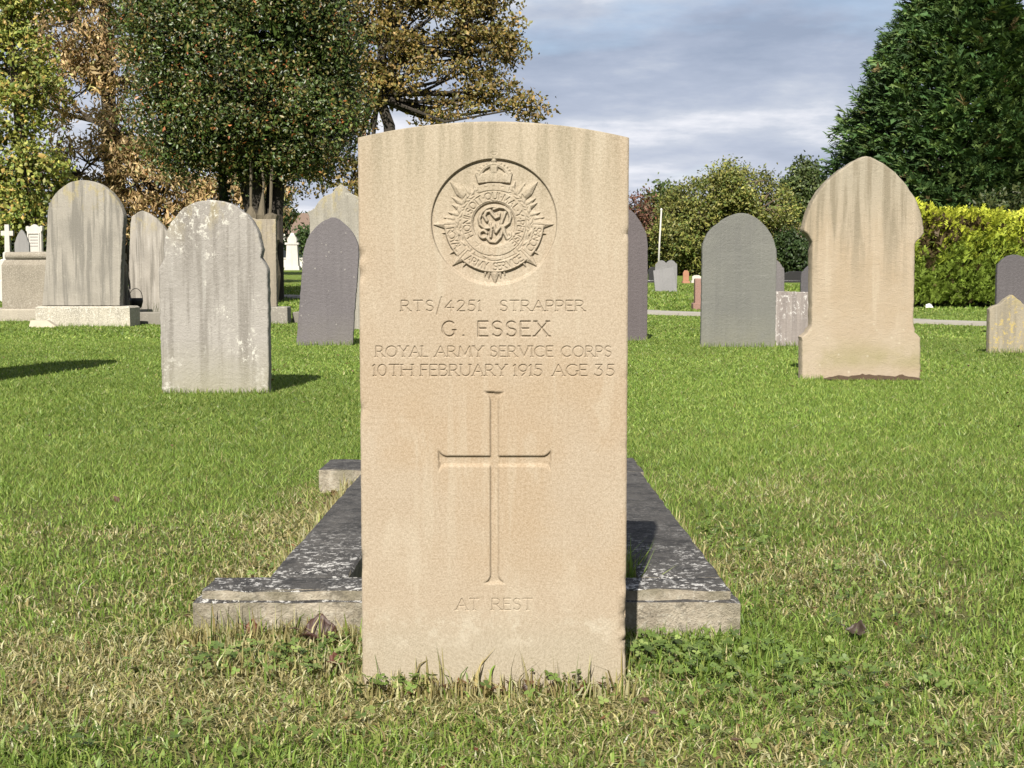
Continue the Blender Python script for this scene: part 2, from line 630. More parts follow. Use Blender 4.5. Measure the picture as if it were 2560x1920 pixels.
c = m.mix(m.mul(m.step(m.noise(12, 5, 0.6, m.coord((1, 1, 0.5), (5, 0, 9))), 0.53, 0.66), 0.6), c, (0.55, 0.48, 0.365))
topz = m.step(X[2], 0.56, 0.78)
c = m.mix(m.mul(topz, 0.75), c, (0.43, 0.385, 0.275))
c = m.mix(m.mul(m.step(run, 0.44, 0.58), m.step(X[2], 0.655, 0.79), 0.9), c, (0.22, 0.205, 0.13))
c = m.mix(m.mul(m.step(run, 0.47, 0.37), m.step(X[2], 0.48, 0.70), 0.5), c, (0.56, 0.515, 0.395))
c = m.mix(m.mul(m.step(m.noise(1, 4, 0.6, m.coord((30, 5, 2.2), (4, 0, 2))), 0.54, 0.68), 0.45), c, (0.56, 0.495, 0.375))
foot = m.step(X[2], 0.125, 0.055)
c = m.mix(m.mul(foot, m.step(blot, 0.2, 0.5), 0.85), c, (0.37, 0.34, 0.255))
pale = m.mul(m.step(X[2], 0.045, 0.075), m.step(X[2], 0.125, 0.085), m.step(m.noise(20, 6, 0.72), 0.47, 0.58))
c = m.mix(m.mul(pale, 0.8), c, (0.58, 0.54, 0.43))
edge = m.step(m.math('ABSOLUTE', X[0]), 0.15, 0.192)
c = m.mix(m.mul(edge, m.step(blot2, 0.38, 0.55), 0.6), c, (0.41, 0.30, 0.19))
pits = m.step(m.noise(260, 2, 0.5), 0.69, 0.74)
c = m.mix(m.mul(pits, 0.5), c, (0.2, 0.15, 0.1))
c = m.mix(0.42, c, m.mix(m.step(grain, 0.34, 0.66), (0.27, 0.21, 0.135), (0.62, 0.52, 0.39)))
c = m.mix(0.26, c, m.mix(m.step(grain2, 0.34, 0.66), (0.31, 0.24, 0.16), (0.56, 0.465, 0.355)))
h = m.math('ADD', m.mul(grain, 0.5), grain2)
c = m.mix(1.0, c, (0.945, 0.955, 0.965), 'MULTIPLY')
M_STONE = m.done(c, 0.9, m.bump(h, 0.0007), 0.2)

hs = thing('war_grave_headstone', 'cream sandstone military headstone with carved badge, inscription and long cross', 'headstone', (SX, SY, 0))

# --- relief of the badge (coordinates u right, v down, in units of k metres about its centre)
K = 0.00012990
EC = (0.0009, 0.6712)
e_x0, e_x1 = EC[0] - 730 * K, EC[0] + 730 * K
e_z0, e_z1 = EC[1] - 740 * K, EC[1] + 790 * K
ex = np.linspace(e_x0, e_x1, 384)
ez = np.linspace(e_z0, e_z1, 402)
EX, EZ = np.meshgrid(ex, ez)
U = (EX - EC[0]) / K + 853
Vv = 855 - (EZ - EC[1]) / K
FLOOR = -40.0                                # in the same unit: about 3.4 mm
r_ = np.hypot(U - 853, Vv - 855)
Hh = np.where(r_ < 690, np.maximum(FLOOR, -(690 - r_) * 4.0), 0.0)
Hh = np.where((Vv > 855) & (r_ < 690), np.maximum(FLOOR, -(690 - r_) * np.clip(4.0 - 3.0 * (Vv - 855) / 690, 0.9, 4.0)), Hh)


def win(P, pad=6):
    us = [p[0] for p in P]
    vs = [p[1] for p in P]
    i0, i1 = np.searchsorted(U[0], (min(us) - pad, max(us) + pad))
    j = np.searchsorted(-Vv[:, 0], (-max(vs) - pad, -min(vs) + pad))
    return slice(j[0], j[1]), slice(i0, i1)


def raise_poly(P, top, slope=1.6, ridge=False, mode='set'):
    w = win(P)
    d = poly_sdf(U[w], Vv[w], P)
    h0 = Hh[w]
    if ridge:
        h = np.where(d > 0, np.minimum(top, FLOOR + 17 + d * slope), -99)
        Hh[w] = np.maximum(h0, h)
    else:
        h = top - np.clip(4.0 - d, 0, 4) * slope
        Hh[w] = np.where(d > 0, np.maximum(h, FLOOR) if mode == 'set' else np.maximum(h0, h), h0)


def cut(strokes, hw, depth):
    for s in strokes:
        for a, b in zip(s[:-1], s[1:]):
            w = win([a, b], hw + 3)
            d = seg_dist(U[w], Vv[w], a, b)
            Hh[w] = np.minimum(Hh[w], np.where(d < hw, Hh[w] * 0 + CUTREF[0] - depth * (1 - d / hw), 99))


def cord(strokes, hw, top, base=None):
    for s in strokes:
        for a, b in zip(s[:-1], s[1:]):
            w = win([a, b], hw + 3)
            d = seg_dist(U[w], Vv[w], a, b)
            h = top - (top - FLOOR) * np.clip(d / hw, 0, 1) ** 2.6
            Hh[w] = np.where(d < hw, np.maximum(Hh[w], h), Hh[w])


CUTREF = [0.0]


def rayp(tip, wid, r0=330):
    du, dv = tip[0] - 853, tip[1] - 860
    L = math.hypot(du, dv)
    du, dv = du / L, dv / L
    b = (853 + du * r0, 860 + dv * r0)
    s = (853 + du * (L - (L - r0) * 0.45), 860 + dv * (L - (L - r0) * 0.45))
    return [(b[0] - dv * wid * 0.8, b[1] + du * wid * 0.8), (s[0] - dv * wid, s[1] + du * wid), tip, (s[0] + dv * wid, s[1] - du * wid), (b[0] + dv * wid * 0.8, b[1] - du * wid * 0.8)]


for tip in ((372, 412), (1333, 408), (183, 878), (1506, 876), (390, 1330), (1322, 1334), (862, 1535)):
    raise_poly(rayp(tip, 60), 0, 0.62, ridge=True)
for tip in ((508, 440), (628, 430), (1192, 428), (1088, 405), (388, 578), (388, 660), (1312, 588), (1328, 640), (343, 742), (296, 800), (1360, 745), (1404, 798),
            (276, 972), (1428, 980), (364, 1200), (1342, 1204), (505, 1344), (1204, 1342), (748, 1452), (972, 1446), (790, 1475), (925, 1472)):
    raise_poly(rayp(tip, 34), -4, 0.8, ridge=True)
# plate behind the wreath
w = r_ < 425
rr = np.hypot(U - 853, Vv - 860)
Hh = np.where(rr < 420, np.maximum(Hh, np.minimum(-13, FLOOR + (420 - rr) * 1.6)), Hh)
# wreath leaves, up both sides
for side in (-1, 1):
    for i in range(8):
        for k in (0, 1):
            a = R(38 - i * 17.5 - k * 6)
            rad = 388 + (18 if k else -16)
            cu, cv = 853 + side * rad * math.cos(a), 862 + rad * math.sin(a)
            ta = (side * math.sin(a), -math.cos(a))
            no = (side * math.cos(a), math.sin(a))
            o = 0.45 if k else -0.3
            d = (ta[0] + o * no[0], ta[1] + o * no[1])
            L = math.hypot(*d)
            d = (d[0] / L, d[1] / L)
            n_ = (-d[1], d[0])
            P = [(cu - d[0] * 62, cv - d[1] * 62), (cu - d[0] * 10 + n_[0] * 24, cv - d[1] * 10 + n_[1] * 24), (cu + d[0] * 64, cv + d[1] * 64), (cu - d[0] * 10 - n_[0] * 24, cv - d[1] * 10 - n_[1] * 24)]
            w = win(P)
            dd = poly_sdf(U[w], Vv[w], P)
            Hh[w] = np.where(dd > -3, np.maximum(-18, -18 + np.clip(dd + 3, 0, 18) * 0.95), Hh[w])
# garter ring and its inner roundel
rg_ = np.hypot(U - 850, Vv - 868)
ringh = -1.5 - np.clip(7 - np.minimum(362 - rg_, rg_ - 236), 0, 7) * 2.4
Hh = np.where((rg_ < 362) & (rg_ > 236), ringh, Hh)
Hh = np.where(rg_ <= 236, np.maximum(FLOOR, -10 - (236 - rg_) * 2.6), Hh)
CUTREF[0] = -1.5
# strap end of the garter, crossing below
raise_poly([(762, 1118), (842, 1170), (905, 1215), (935, 1255), (850, 1282), (740, 1228), (718, 1200)], 1.0, 2.0)
raise_poly([(640, 1092), (700, 1062), (762, 1118), (716, 1204), (640, 1160), (618, 1130)], 0.5, 2.0)
CUTREF[0] = 0.5
cut([[(640, 1060), (682, 1100), (706, 1086), (676, 1050)], [(655, 1120), (694, 1106)], [(905, 1135), (905, 1200)], [(960, 1135), (988, 1135)], [(812, 1212), (834, 1208)]], 8, 8)


def ring_text(text, cu, cv, rad, a0, a1, ch, outward, depth=9, hw=7.5):
    """letters along a circle; angles in degrees measured with v down"""
    tot = 0
    items = []
    for q in text:
        wq = 0.55 if q == ' ' else (0.12 if q == '-' else GL[q][0])
        items.append((q, wq))
    n = len(items)
    arc_len = abs(R(a1 - a0)) * rad
    gap = (arc_len / ch - sum(i[1] for i in items)) / (n - 1)
    s = 0.0
    sg = 1 if a1 > a0 else -1
    for q, wq in items:
        if q == '-':
            st = [[(0.04, 0.45), (0.08, 0.45)]]
        else:
            st = [] if q == ' ' else GL[q][1]
        for poly in st:
            pts = []
            for a, b in poly:
                ang = R(a0) + sg * (s + a) * ch / rad
                rr_ = rad + (b - 0.5) * ch * (1 if outward else -1)
                pts.append((cu + rr_ * math.cos(ang), cv + rr_ * math.sin(ang)))
            cut([pts], hw, depth)
        s += wq + gap


CUTREF[0] = -1.5
ring_text('HONI-SOIT-QUI-MAL-Y-PENSE', 850, 868, 298, 150, 408, 72, True, 19, 9.5)
# royal cypher in the roundel
cy = [
    [(875, 690), (830, 686), (770, 702), (716, 750), (690, 818), (702, 880), (750, 918), (818, 914), (850, 888)],
    [(772, 838), (746, 790), (768, 740), (808, 730), (832, 768), (868, 806), (904, 792), (908, 764)],
    [(850, 712), (905, 690), (965, 700), (1015, 742), (1032, 800), (1016, 858), (972, 892), (928, 896)],
    [(972, 752), (952, 806), (930, 866)],
    [(952, 898), (966, 970), (996, 1034), (1038, 1014), (1030, 976)],
    [(812, 872), (822, 940), (812, 1012)],
    [(850, 884), (872, 962), (928, 888), (946, 930), (922, 1012), (868, 1070), (808, 1064), (772, 1018)],
    arc(732, 984, 40, 40, 30, 340, 16),
]
cord(cy, 22, 1.0)
# scrolls


def band(a0, a1, r0, r1, n=14):
    return arc(853, 855, r1, r1, a0, a1, n) + arc(853, 855, r0, r0, a1, a0, n)


for a0, a1 in ((177, 136.5), (133, 47), (43.5, 3)):
    raise_poly(band(a0, a1, 418, 548), 0.0, 4.0)
CUTREF[0] = 0.0
ring_text('ROYAL', 853, 855, 484, 172, 141.5, 76, False, 18, 9.5)
ring_text('ARMY SERVICE', 853, 855, 484, 128, 52, 76, False, 18, 9.5)
ring_text('CORPS', 853, 855, 484, 38.5, 8, 76, False, 18, 9.5)
for a0, a1 in ((177, 136.5), (133, 47), (43.5, 3)):
    bp = band(a0, a1, 421, 545)
    cut([bp + bp[:1]], 6, 15)
CUTREF[0] = -1.5
cut([arc(850, 868, 356, 356, 0, 360, 60), arc(850, 868, 243, 243, 0, 360, 48)], 6.5, 15)
CUTREF[0] = 0.0
# crown
raise_poly([(652, 350), (648, 330), (700, 270), (770, 222), (850, 200), (930, 222), (1000, 270), (1052, 330), (1048, 350), (1030, 432), (940, 425), (850, 420), (760, 425), (678, 434)], -6, 1.8)
for P in ([(700, 345), (752, 280), (815, 245), (818, 305), (770, 322)], [(1000, 345), (948, 280), (886, 245), (882, 305), (930, 322)]):
    w = win(P)
    d = poly_sdf(U[w], Vv[w], P)
    Hh[w] = np.where(d > 0, np.maximum(FLOOR + 4, -6 - d * 2), Hh[w])
raise_poly([(818, 240), (884, 240), (880, 316), (822, 316)], -1, 1.6)
cord([arc(850, 420, 178, 196, 205, 335, 18)], 15, 0.0)
for k in range(13):
    a = R(206 + k * 128 / 12)
    if 255 < 206 + k * 128 / 12 < 285:
        continue
    u0, v0 = 850 + 200 * math.cos(a), 412 + 205 * math.sin(a)
    cord([[(u0, v0), (u0 + 0.5, v0)]], 19, 1.5)
cord([[(850, 186), (850.5, 186)]], 33, 2.5)
raise_poly([(815, 98), (890, 98), (870, 128), (886, 158), (818, 158), (832, 128)], 1.0, 2.5)
CUTREF[0] = 0.0
cut([[(815, 98), (890, 98), (868, 130), (838, 130), (815, 98)], [(820, 152), (816, 104)]], 6, 7)
for u0 in (728, 812, 892, 972):
    raise_poly([(u0 - 32, 408), (u0 - 26, 350), (u0, 322), (u0 + 26, 350), (u0 + 32, 408)], -1.5, 1.6)
    CUTREF[0] = -1.5
    cut([arc(u0, 392, 24, 20, 10, 170, 8), [(u0, 345), (u0, 400)]], 6, 6)
raise_poly([(664, 450)] + arc(850, 900, 480, 470, 247, 293, 12) + [(1032, 450), (1012, 520)] + arc(850, 960, 480, 450, 290, 250, 12) + [(678, 520)], -1.0, 2.0)
CUTREF[0] = -1
for u0, v0 in ((762, 474), (850, 466), (944, 474)):
    cut([[(u0 - 12, v0), (u0 + 12, v0)]], 8, 8)
Hh = blur(Hh, 1)
Hh[0, :] = Hh[-1, :] = 0
Hh[:, 0] = Hh[:, -1] = 0
emb = grid_mesh('regimental_badge', ex, ez, -Hh * K, M_STONE, hs)
emb['label'] = 'carved round badge with crown, star rays, garter, cypher and scrolls'

# --- incised lines of lettering
patches = [(e_x0, e_x1, e_z0, e_z1)]
LINES = [
    ([('RTS/4251', -0.1574, -0.0453), ('STRAPPER', -0.0165, 0.1032)], 0.5454, 0.0150, 0.0062, 'service number and rank'),
    ([('G.', -0.0992, -0.0685), ('ESSEX', -0.0480, 0.0522)], 0.5095, 0.0211, 0.0035, 'name in larger capitals'),
    ([('ROYAL', -0.1941, -0.1201), ('ARMY', -0.1095, -0.0416), ('SERVICE', -0.0305, 0.0588), ('CORPS', 0.0709, 0.1416)], 0.4803, 0.0149, 0.0035, 'name of the corps'),
    ([('10TH', -0.1978, -0.1426), ('FEBRUARY', -0.1300, -0.0081), ('1915', 0.0035, 0.0430), ('AGE', 0.0588, 0.1072), ('35', 0.1192, 0.1462)], 0.4528, 0.0160, 0.0035, 'date and age'),
    ([('AT', -0.0806, -0.0481), ('REST', -0.0286, 0.0295)], 0.1126, 0.0165, 0.0035, 'short closing words'),
]
for words, zb, ch, mar, lab in LINES:
    x0 = lx(words[0][1]) - 0.0045
    x1 = lx(words[-1][2]) + 0.0045
    z0, z1 = zb - mar, zb + ch + mar
    gx = np.linspace(x0, x1, int((x1 - x0) / 0.00047) + 1)
    gzz = np.linspace(z0, z1, int((z1 - z0) / 0.00047) + 1)
    H = np.zeros((len(gzz), len(gx)))
    thin = words[0][0] == 'AT'
    hw = ch * (0.06 if thin else 0.072)
    dep = hw * (2.1 if thin else 2.3)
    for wd, a, b in words:
        carve(gx, gzz, H, word_strokes(wd, lx(a), lx(b), zb, ch), hw, lambda h0, d: np.maximum(h0, dep * np.clip(1 - d / hw, 0, 1)))
    H = blur(H, 1)
    H[0, :] = H[-1, :] = 0
    H[:, 0] = H[:, -1] = 0
    o = grid_mesh('inscription', gx, gzz, H, M_STONE, hs)
    o['label'] = 'incised ' + lab + ' in capitals'
    patches.append((x0, x1, z0, z1))

# --- the long sunk cross with flared ends
cxm, czm = lx(-0.02485), 0.3300
hwid = 0.0069
top_, bot_, lef_, rig_ = 0.4303, 0.1511, lx(-0.1062), lx(0.0565)
x0, x1, z0, z1 = lef_ - 0.006, rig_ + 0.006, bot_ - 0.007, top_ + 0.007
gx = np.linspace(x0, x1, int((x1 - x0) / 0.0009) + 1)
gzz = np.linspace(z0, z1, int((z1 - z0) / 0.0011) + 1)
CX, CZ = np.meshgrid(gx, gzz)


def flare(d, rad=0.0135):
    """extra half width at distance d from the tip"""
    d = np.clip(d, 0, rad)
    return rad - np.sqrt(np.clip(rad * rad - (rad - d) ** 2, 0, None))


vert = np.minimum(hwid + flare(np.minimum(top_ - CZ, CZ - bot_)) - np.abs(CX - cxm), np.minimum(top_ - CZ, CZ - bot_))
hori = np.minimum(hwid + 0.0006 + flare(np.minimum(rig_ - CX, CX - lef_)) - np.abs(CZ - czm), np.minimum(rig_ - CX, CX - lef_))
sd = np.maximum(vert, hori)
slope = np.where(CX > cxm, 1.0, 1.9)
H = np.clip(sd * 3.0, 0, 0.0042)
lowbev = np.clip(np.maximum(np.minimum(cxm + hwid - CX, 9), 0), 0, 9)
H = np.where(sd > 0, np.minimum(H, 0.0042), 0)
soft = np.clip(sd * 1.3, 0, 0.0042)
H = np.where((CX > cxm) & (vert > 0) & (hori <= 0), soft, H)
H = np.where((CZ < czm) & (hori > 0) & (vert <= 0), soft, H)
H = blur(H, 1)
H[0, :] = H[-1, :] = 0
H[:, 0] = H[:, -1] = 0
o = grid_mesh('cross', gx, gzz, H, M_STONE, hs)
o['label'] = 'tall sunk latin cross with flared ends'
patches.append((x0, x1, z0, z1))

# --- the slab round the carved fields
ZT = 0.776


def topz_(x):
    rr = 0.1915
    return 0.8129 - 0.0226 * (np.abs(x) / rr) ** 2


xl = set(np.round(np.linspace(-HW + 0.006, HW - 0.006, 66), 6)) | {-HW, HW, -HW + 0.0015, HW - 0.0015, -HW + 0.003, HW - 0.003}
zl = set(np.round(np.linspace(-0.06, ZT, 180), 6))
for p in patches:
    xl |= {p[0], p[1]}
    zl |= {p[2], p[3]}
XL = np.array(sorted(xl))
ZL = np.array(sorted(zl))
sl = np.array([0.35, 0.7, 0.9, 0.955, 0.985, 1.0])
rows = []
for z in ZL:
    rows.append(np.stack([XL, np.zeros_like(XL), np.full_like(XL, z)], -1))
for s in sl:
    rows.append(np.stack([XL, np.zeros_like(XL), ZT + (topz_(XL) - ZT) * s], -1))
G = np.array(rows)
ax = np.abs(G[..., 0])
# rounded arrises
er = np.clip((ax - (HW - 0.0031)) / 0.0031, 0, 1)
G[..., 1] += 0.0028 * er ** 2
G[-1, :, 1] += 0.0028
G[-2, :, 1] += 0.0007
# chips and wear along the two upright edges
rgn = np.random.RandomState(3)
chips = [(1, z, 0.004 + 0.006 * rgn.rand(), d) for z, d in ((0.105, 0.011), (0.088, 0.009), (0.065, 0.012), (0.05, 0.007), (0.12, 0.006), (0.155, 0.004), (0.655, 0.005), (0.35, 0.002), (0.45, 0.002))]
chips += [(-1, z, 0.008, d) for z, d in ((0.625, 0.008), (0.598, 0.007), (0.405, 0.005), (0.19, 0.005), (0.175, 0.004))]
for sgn, zc, wz, dep in chips:
    onside = np.sign(G[..., 0]) == sgn
    f = np.exp(-((G[..., 2] - zc) / wz) ** 2) * np.clip((ax - (HW - 0.012)) / 0.012, 0, 1) ** 1.4 * onside
    G[..., 1] += dep * f
    G[..., 0] -= sgn * dep * 0.10 * f
wv = (vn(G[..., 2], G[..., 0] * 0 + 3, 90, 3) - 0.5) * 0.0003 * (ax > HW - 0.0005)
G[..., 0] += wv * np.sign(G[..., 0])
nr, nc = G.shape[:2]
I = np.arange(nr * nc).reshape(nr, nc)
zc = 0.5 * (G[:-1, :-1, 2] + G[1:, 1:, 2])
xc = 0.5 * (XL[:-1] + XL[1:])[None, :] + 0 * zc
keep = np.ones(zc.shape, bool)
for p in patches:
    keep &= ~((xc > p[0]) & (xc < p[1]) & (zc > p[2]) & (zc < p[3]))
Fq = np.stack([I[:-1, :-1], I[:-1, 1:], I[1:, 1:], I[1:, :-1]], -1)[keep]
V = G.reshape(-1, 3)
loop = list(I[:, 0]) + list(I[-1, 1:]) + list(I[::-1, -1][1:]) + list(I[0, ::-1][1:-1])
loop = np.array(loop)
ring = V[loop].copy()
extra = []
fs = []
base = len(V)
prev = loop
for yy, ins in ((0.012, 0.0), (THK - 0.003, 0.0), (THK, 0.003)):
    rr2 = ring.copy()
    blend = 1.0 if yy > 0.02 else 0.65
    rr2[:, 1] = yy
    clean = np.sign(rr2[:, 0]) * np.minimum(np.abs(rr2[:, 0]) + 0.002 * blend, HW)
    rr2[:, 0] = np.where(np.abs(rr2[:, 0]) > HW - 0.006, clean, rr2[:, 0]) * (1 - ins / HW)
    rr2[:, 2] -= ins * (rr2[:, 2] > 0.7)
    idx = base + np.arange(len(ring))
    base += len(ring)
    extra.append(rr2)
    fs.append(np.stack([prev, idx, np.roll(idx, -1), np.roll(prev, -1)], -1))
    prev = idx
V2 = np.concatenate([V] + extra)
flist = np.concatenate([Fq] + fs).tolist() + [list(map(int, prev))]
slab = mesh_obj('slab', V2, flist, M_STONE, hs, smooth=True)
slab.data.set_sharp_from_angle(angle=R(35))


# ------------------------------------------------------------------ the other gravestones
def resample(P, step):
    out = []
    n = len(P)
    for i in range(n):
        a, b = np.array(P[i]), np.array(P[(i + 1) % n])
        k = max(1, int(np.linalg.norm(b - a) / step))
        for j in range(k):
            out.append(a + (b - a) * j / k)
    return np.array(out)


def smooth_outline(P, lo, hi):
    """Catmull-Rom over the curved run lo..hi of an outline"""
    Q = []
    for i in range(len(P)):
        Q.append(P[i])
        if lo <= i < hi:
            p0, p1, p2, p3 = [np.array(P[min(max(j, 0), len(P) - 1)]) for j in (i - 1, i, i + 1, i + 2)]
            for t in (0.33, 0.67):
                Q.append(tuple(0.5 * ((2 * p1) + (-p0 + p2) * t + (2 * p0 - 5 * p1 + 4 * p2 - p3) * t * t + (-p0 + 3 * p1 - 3 * p2 + p3) * t ** 3)))
    return Q


def slab_mesh(name, outline, thk, mat, parent, bev=0.006, step=0.02, jit=0.0012, seed=1, y0=0.0):
    """upright slab: outline (x, z) given clockwise from bottom left, front face towards -y"""
    P = resample(outline, step)
    rs = np.random.RandomState(seed)
    P = P + rs.normal(0, jit, P.shape)
    n = len(P)
    t = np.roll(P, -1, 0) - np.roll(P, 1, 0)
    t /= np.linalg.norm(t, axis=1)[:, None] + 1e-9
    nrm = np.stack([t[:, 1], -t[:, 0]], -1)        # inward for clockwise outline
    rings = []
    for y, ins in ((0, bev), (bev * 0.35, bev * 0.35), (bev, 0), (thk - bev, 0), (thk, bev)):
        q = P + nrm * ins
        rings.append(np.stack([q[:, 0], np.full(n, y0 + y), q[:, 1]], -1))
    V = np.concatenate(rings)
    F = [list(range(n))]
    for k in range(len(rings) - 1):
        for i in range(n):
            j = (i + 1) % n
            F.append([k * n + i, (k + 1) * n + i, (k + 1) * n + j, k * n + j])
    F.append(list(range((len(rings) - 1) * n, len(rings) * n))[::-1])
    F = [f[::-1] for f in F]
    o = mesh_obj(name, V, F, mat, parent)
    sm = np.ones(len(o.data.polygons), bool)
    o.data.polygons.foreach_set('use_smooth', sm)
    o.data.set_sharp_from_angle(angle=R(40))
    sm[0] = sm[-1] = False
    o.data.polygons.foreach_set('use_smooth', sm)
    return o


def block(name, mat, parent, x0, x1, y0, y1, z0, z1, ch=0.012, seed=1):
    """stone block with chamfered, slightly uneven top edges"""
    rs = random.Random(seed)
    b = MB()
    j = lambda: rs.uniform(-0.004, 0.004)
    b.add([(x0, y0, z0), (x1, y0, z0), (x1, y1, z0), (x0, y1, z0), (x0 + j(), y0 + j(), z1 - ch + j()), (x1 + j(), y0 + j(), z1 - ch + j()), (x1 + j(), y1, z1 - ch), (x0 + j(), y1, z1 - ch),
           (x0 + ch + j(), y0 + ch, z1 + j()), (x1 - ch + j(), y0 + ch, z1 + j()), (x1 - ch, y1 - ch, z1), (x0 + ch, y1 - ch, z1)],
          [[3, 2, 1, 0], [0, 1, 5, 4], [1, 2, 6, 5], [2, 3, 7, 6], [3, 0, 4, 7], [4, 5, 9, 8], [5, 6, 10, 9], [6, 7, 11, 10], [7, 4, 8, 11], [8, 9, 10, 11]])
    return b.build(name, mat, parent)


def sink(P, d=0.06):
    """push the foot of an outline below ground"""
    return [(P[0][0], -d)] + [p for p in P[1:-1]] + [(P[-1][0], -d)]


GREY = dict(base=(0.30, 0.275, 0.235), dark=(0.15, 0.135, 0.115), light=(0.45, 0.42, 0.36))

# C: grey shouldered stone, left of the war grave
C_OUT = [(-0.277, -0.005), (-0.278, 0.277), (-0.279, 0.485), (-0.278, 0.637), (-0.271, 0.651), (-0.255, 0.675), (-0.249, 0.692), (-0.252, 0.72), (-0.249, 0.775), (-0.24, 0.809), (-0.222, 0.851), (-0.19, 0.899), (-0.147, 0.94), (-0.099, 0.967), (-0.05, 0.98), (-0.012, 0.982), (0.04, 0.98), (0.095, 0.964), (0.142, 0.936), (0.183, 0.899), (0.214, 0.858), (0.234, 0.809), (0.245, 0.761), (0.248, 0.72), (0.242, 0.689), (0.256, 0.672), (0.276, 0.634), (0.279, 0.485), (0.276, -0.005)]
t = thing('shouldered_headstone', 'grey round-topped headstone with sloping shoulders and white lichen on its crown', 'headstone', (-1.532, 7.0, 0), 0.0)
slab_mesh('slab', sink(smooth_outline(C_OUT, 7, 23)), 0.085, headstone_mat('grey_stone_lichen', (0.385, 0.36, 0.325), (0.215, 0.195, 0.17), (0.46, 0.44, 0.40), 1, 0.98, 1.0, 0.95, (0.7, 0.68, 0.6), 0.5, 0.6, 0.3, speck=0.18, lt=0.53), t, seed=2)

# A: large round-topped stone far left on a broad plinth
A_OUT = [(-0.511, 0.24), (-0.46, 0.674), (-0.427, 1.103), (-0.407, 1.383), (-0.361, 1.505), (-0.285, 1.603), (-0.16, 1.694), (-0.061, 1.727), (0.038, 1.736), (0.147, 1.721), (0.257, 1.676), (0.365, 1.591), (0.448, 1.481), (0.498, 1.371), (0.511, 1.262), (0.49, 1.042), (0.461, 0.674), (0.44, 0.24)]
t = thing('round_top_headstone', 'tall grey round-topped headstone streaked by rain on a broad lichen-white base', 'headstone', (-5.155, 16.3, 0), R(-3))
slab_mesh('slab', smooth_outline(A_OUT, 2, 14), 0.13, headstone_mat('grey_streaked_stone', (0.365, 0.335, 0.285), (0.15, 0.14, 0.122), (0.50, 0.465, 0.40), 2, 1.73, 0.85, 0.25, yellow=0.7, algae=0.1), t, seed=3, y0=0.08)
block('base', headstone_mat('lichen_white_base', (0.52, 0.48, 0.38), (0.16, 0.145, 0.12), (0.74, 0.70, 0.6), 3, 0.25, 0.3, 0.9, (0.75, 0.72, 0.64), 0.0, 0.0, 0.6, speck=0.9, lt=0.38), t, -0.56, 0.59, 0.0, 0.36, -0.06, 0.236, 0.02, 4)
t = thing('broken_stone_fragment', 'small pale broken stone fragment lying against the broad base at far left', 'stone', (-5.5, 16.05, 0.0), R(4))
fb = MB()
fb.frustum(-0.19, 0.17, -0.05, 0.12, -0.03, -0.17, 0.02, -0.02, 0.1, 0.075)
fb.build('fragment', plain('pale_broken_stone', (0.52, 0.46, 0.36), 0.9, 0.2, 12), t)

# chest tomb at the far left edge
t = thing('chest_tomb', 'speckled grey chest tomb with rounded coping at the left edge of the lawn', 'tomb', (-6.186, 18.0, 0))
M_TOMB = headstone_mat('speckled_tomb_stone', (0.32, 0.28, 0.22), (0.15, 0.13, 0.10), (0.47, 0.43, 0.35), 5, 0.9, 0.1, 0.4, speck=0.75)
bb = MB()
bb.frustum(-0.57, 0.9, 0.05, 0.78, 0.14, -0.565, 0.9, 0.05, 0.78, 0.74)
bb.frustum(-0.565, 0.9, 0.05, 0.78, 0.74, -0.53, 0.88, 0.08, 0.75, 0.81)
bb.build('chest', M_TOMB, t)
cp = MB()
cp.tube([(-0.525, 0.12, 0.862), (0.0, 0.12, 0.866), (0.9, 0.12, 0.862)], 0.052, 12)
cp.box(-0.52, 0.9, 0.10, 0.74, 0.815, 0.905)
cp.build('coping', M_TOMB, t)
block('plinth', headstone_mat('pale_plinth_stone', (0.47, 0.42, 0.33), (0.25, 0.22, 0.18), (0.62, 0.58, 0.49), 6, 0.2, 0.2, 0.6, speck=0.5), t, -1.5, 1.0, -0.08, 0.9, -0.05, 0.16, 0.015, 6)

# B: pointed stone behind
B_OUT = [(-0.29, 0.0), (-0.24, 0.9), (-0.215, 1.3), (-0.196, 1.385), (-0.119, 1.44), (-0.057, 1.467), (0.032, 1.433), (0.14, 1.358), (0.235, 1.248), (0.288, 1.166), (0.30, 1.0), (0.285, 0.5), (0.27, 0.0)]
t = thing('pointed_headstone', 'grey pointed headstone with streaked face, behind and right of the tall round-topped one', 'headstone', (-4.97, 18.6, 0.015))
slab_mesh('slab', sink(B_OUT), 0.11, headstone_mat('pale_streaked_stone', (0.42, 0.385, 0.33), (0.17, 0.155, 0.13), (0.58, 0.55, 0.5), 7, 1.46, 1.0, 0.2, yellow=0.7), t, seed=6)
t = thing('grave_kerb', 'low weathered stone kerb in shade in front of the grey pointed headstone', 'kerb', (-4.6, 17.0, 0.0))
M_KB = headstone_mat('kerb_grey', (0.26, 0.24, 0.2), (0.12, 0.11, 0.1), (0.4, 0.37, 0.32), 8, 0.2, 0.2, 0.4)
block('front_kerb', M_KB, t, -0.42, 0.55, -0.14, 0.0, -0.04, 0.15, 0.012, 8)
block('side_kerb', M_KB, t, 0.40, 0.55, 0.003, 1.5, -0.04, 0.148, 0.012, 9)
block('side_kerb', M_KB, t, -0.42, -0.28, 0.003, 1.5, -0.04, 0.148, 0.012, 10)
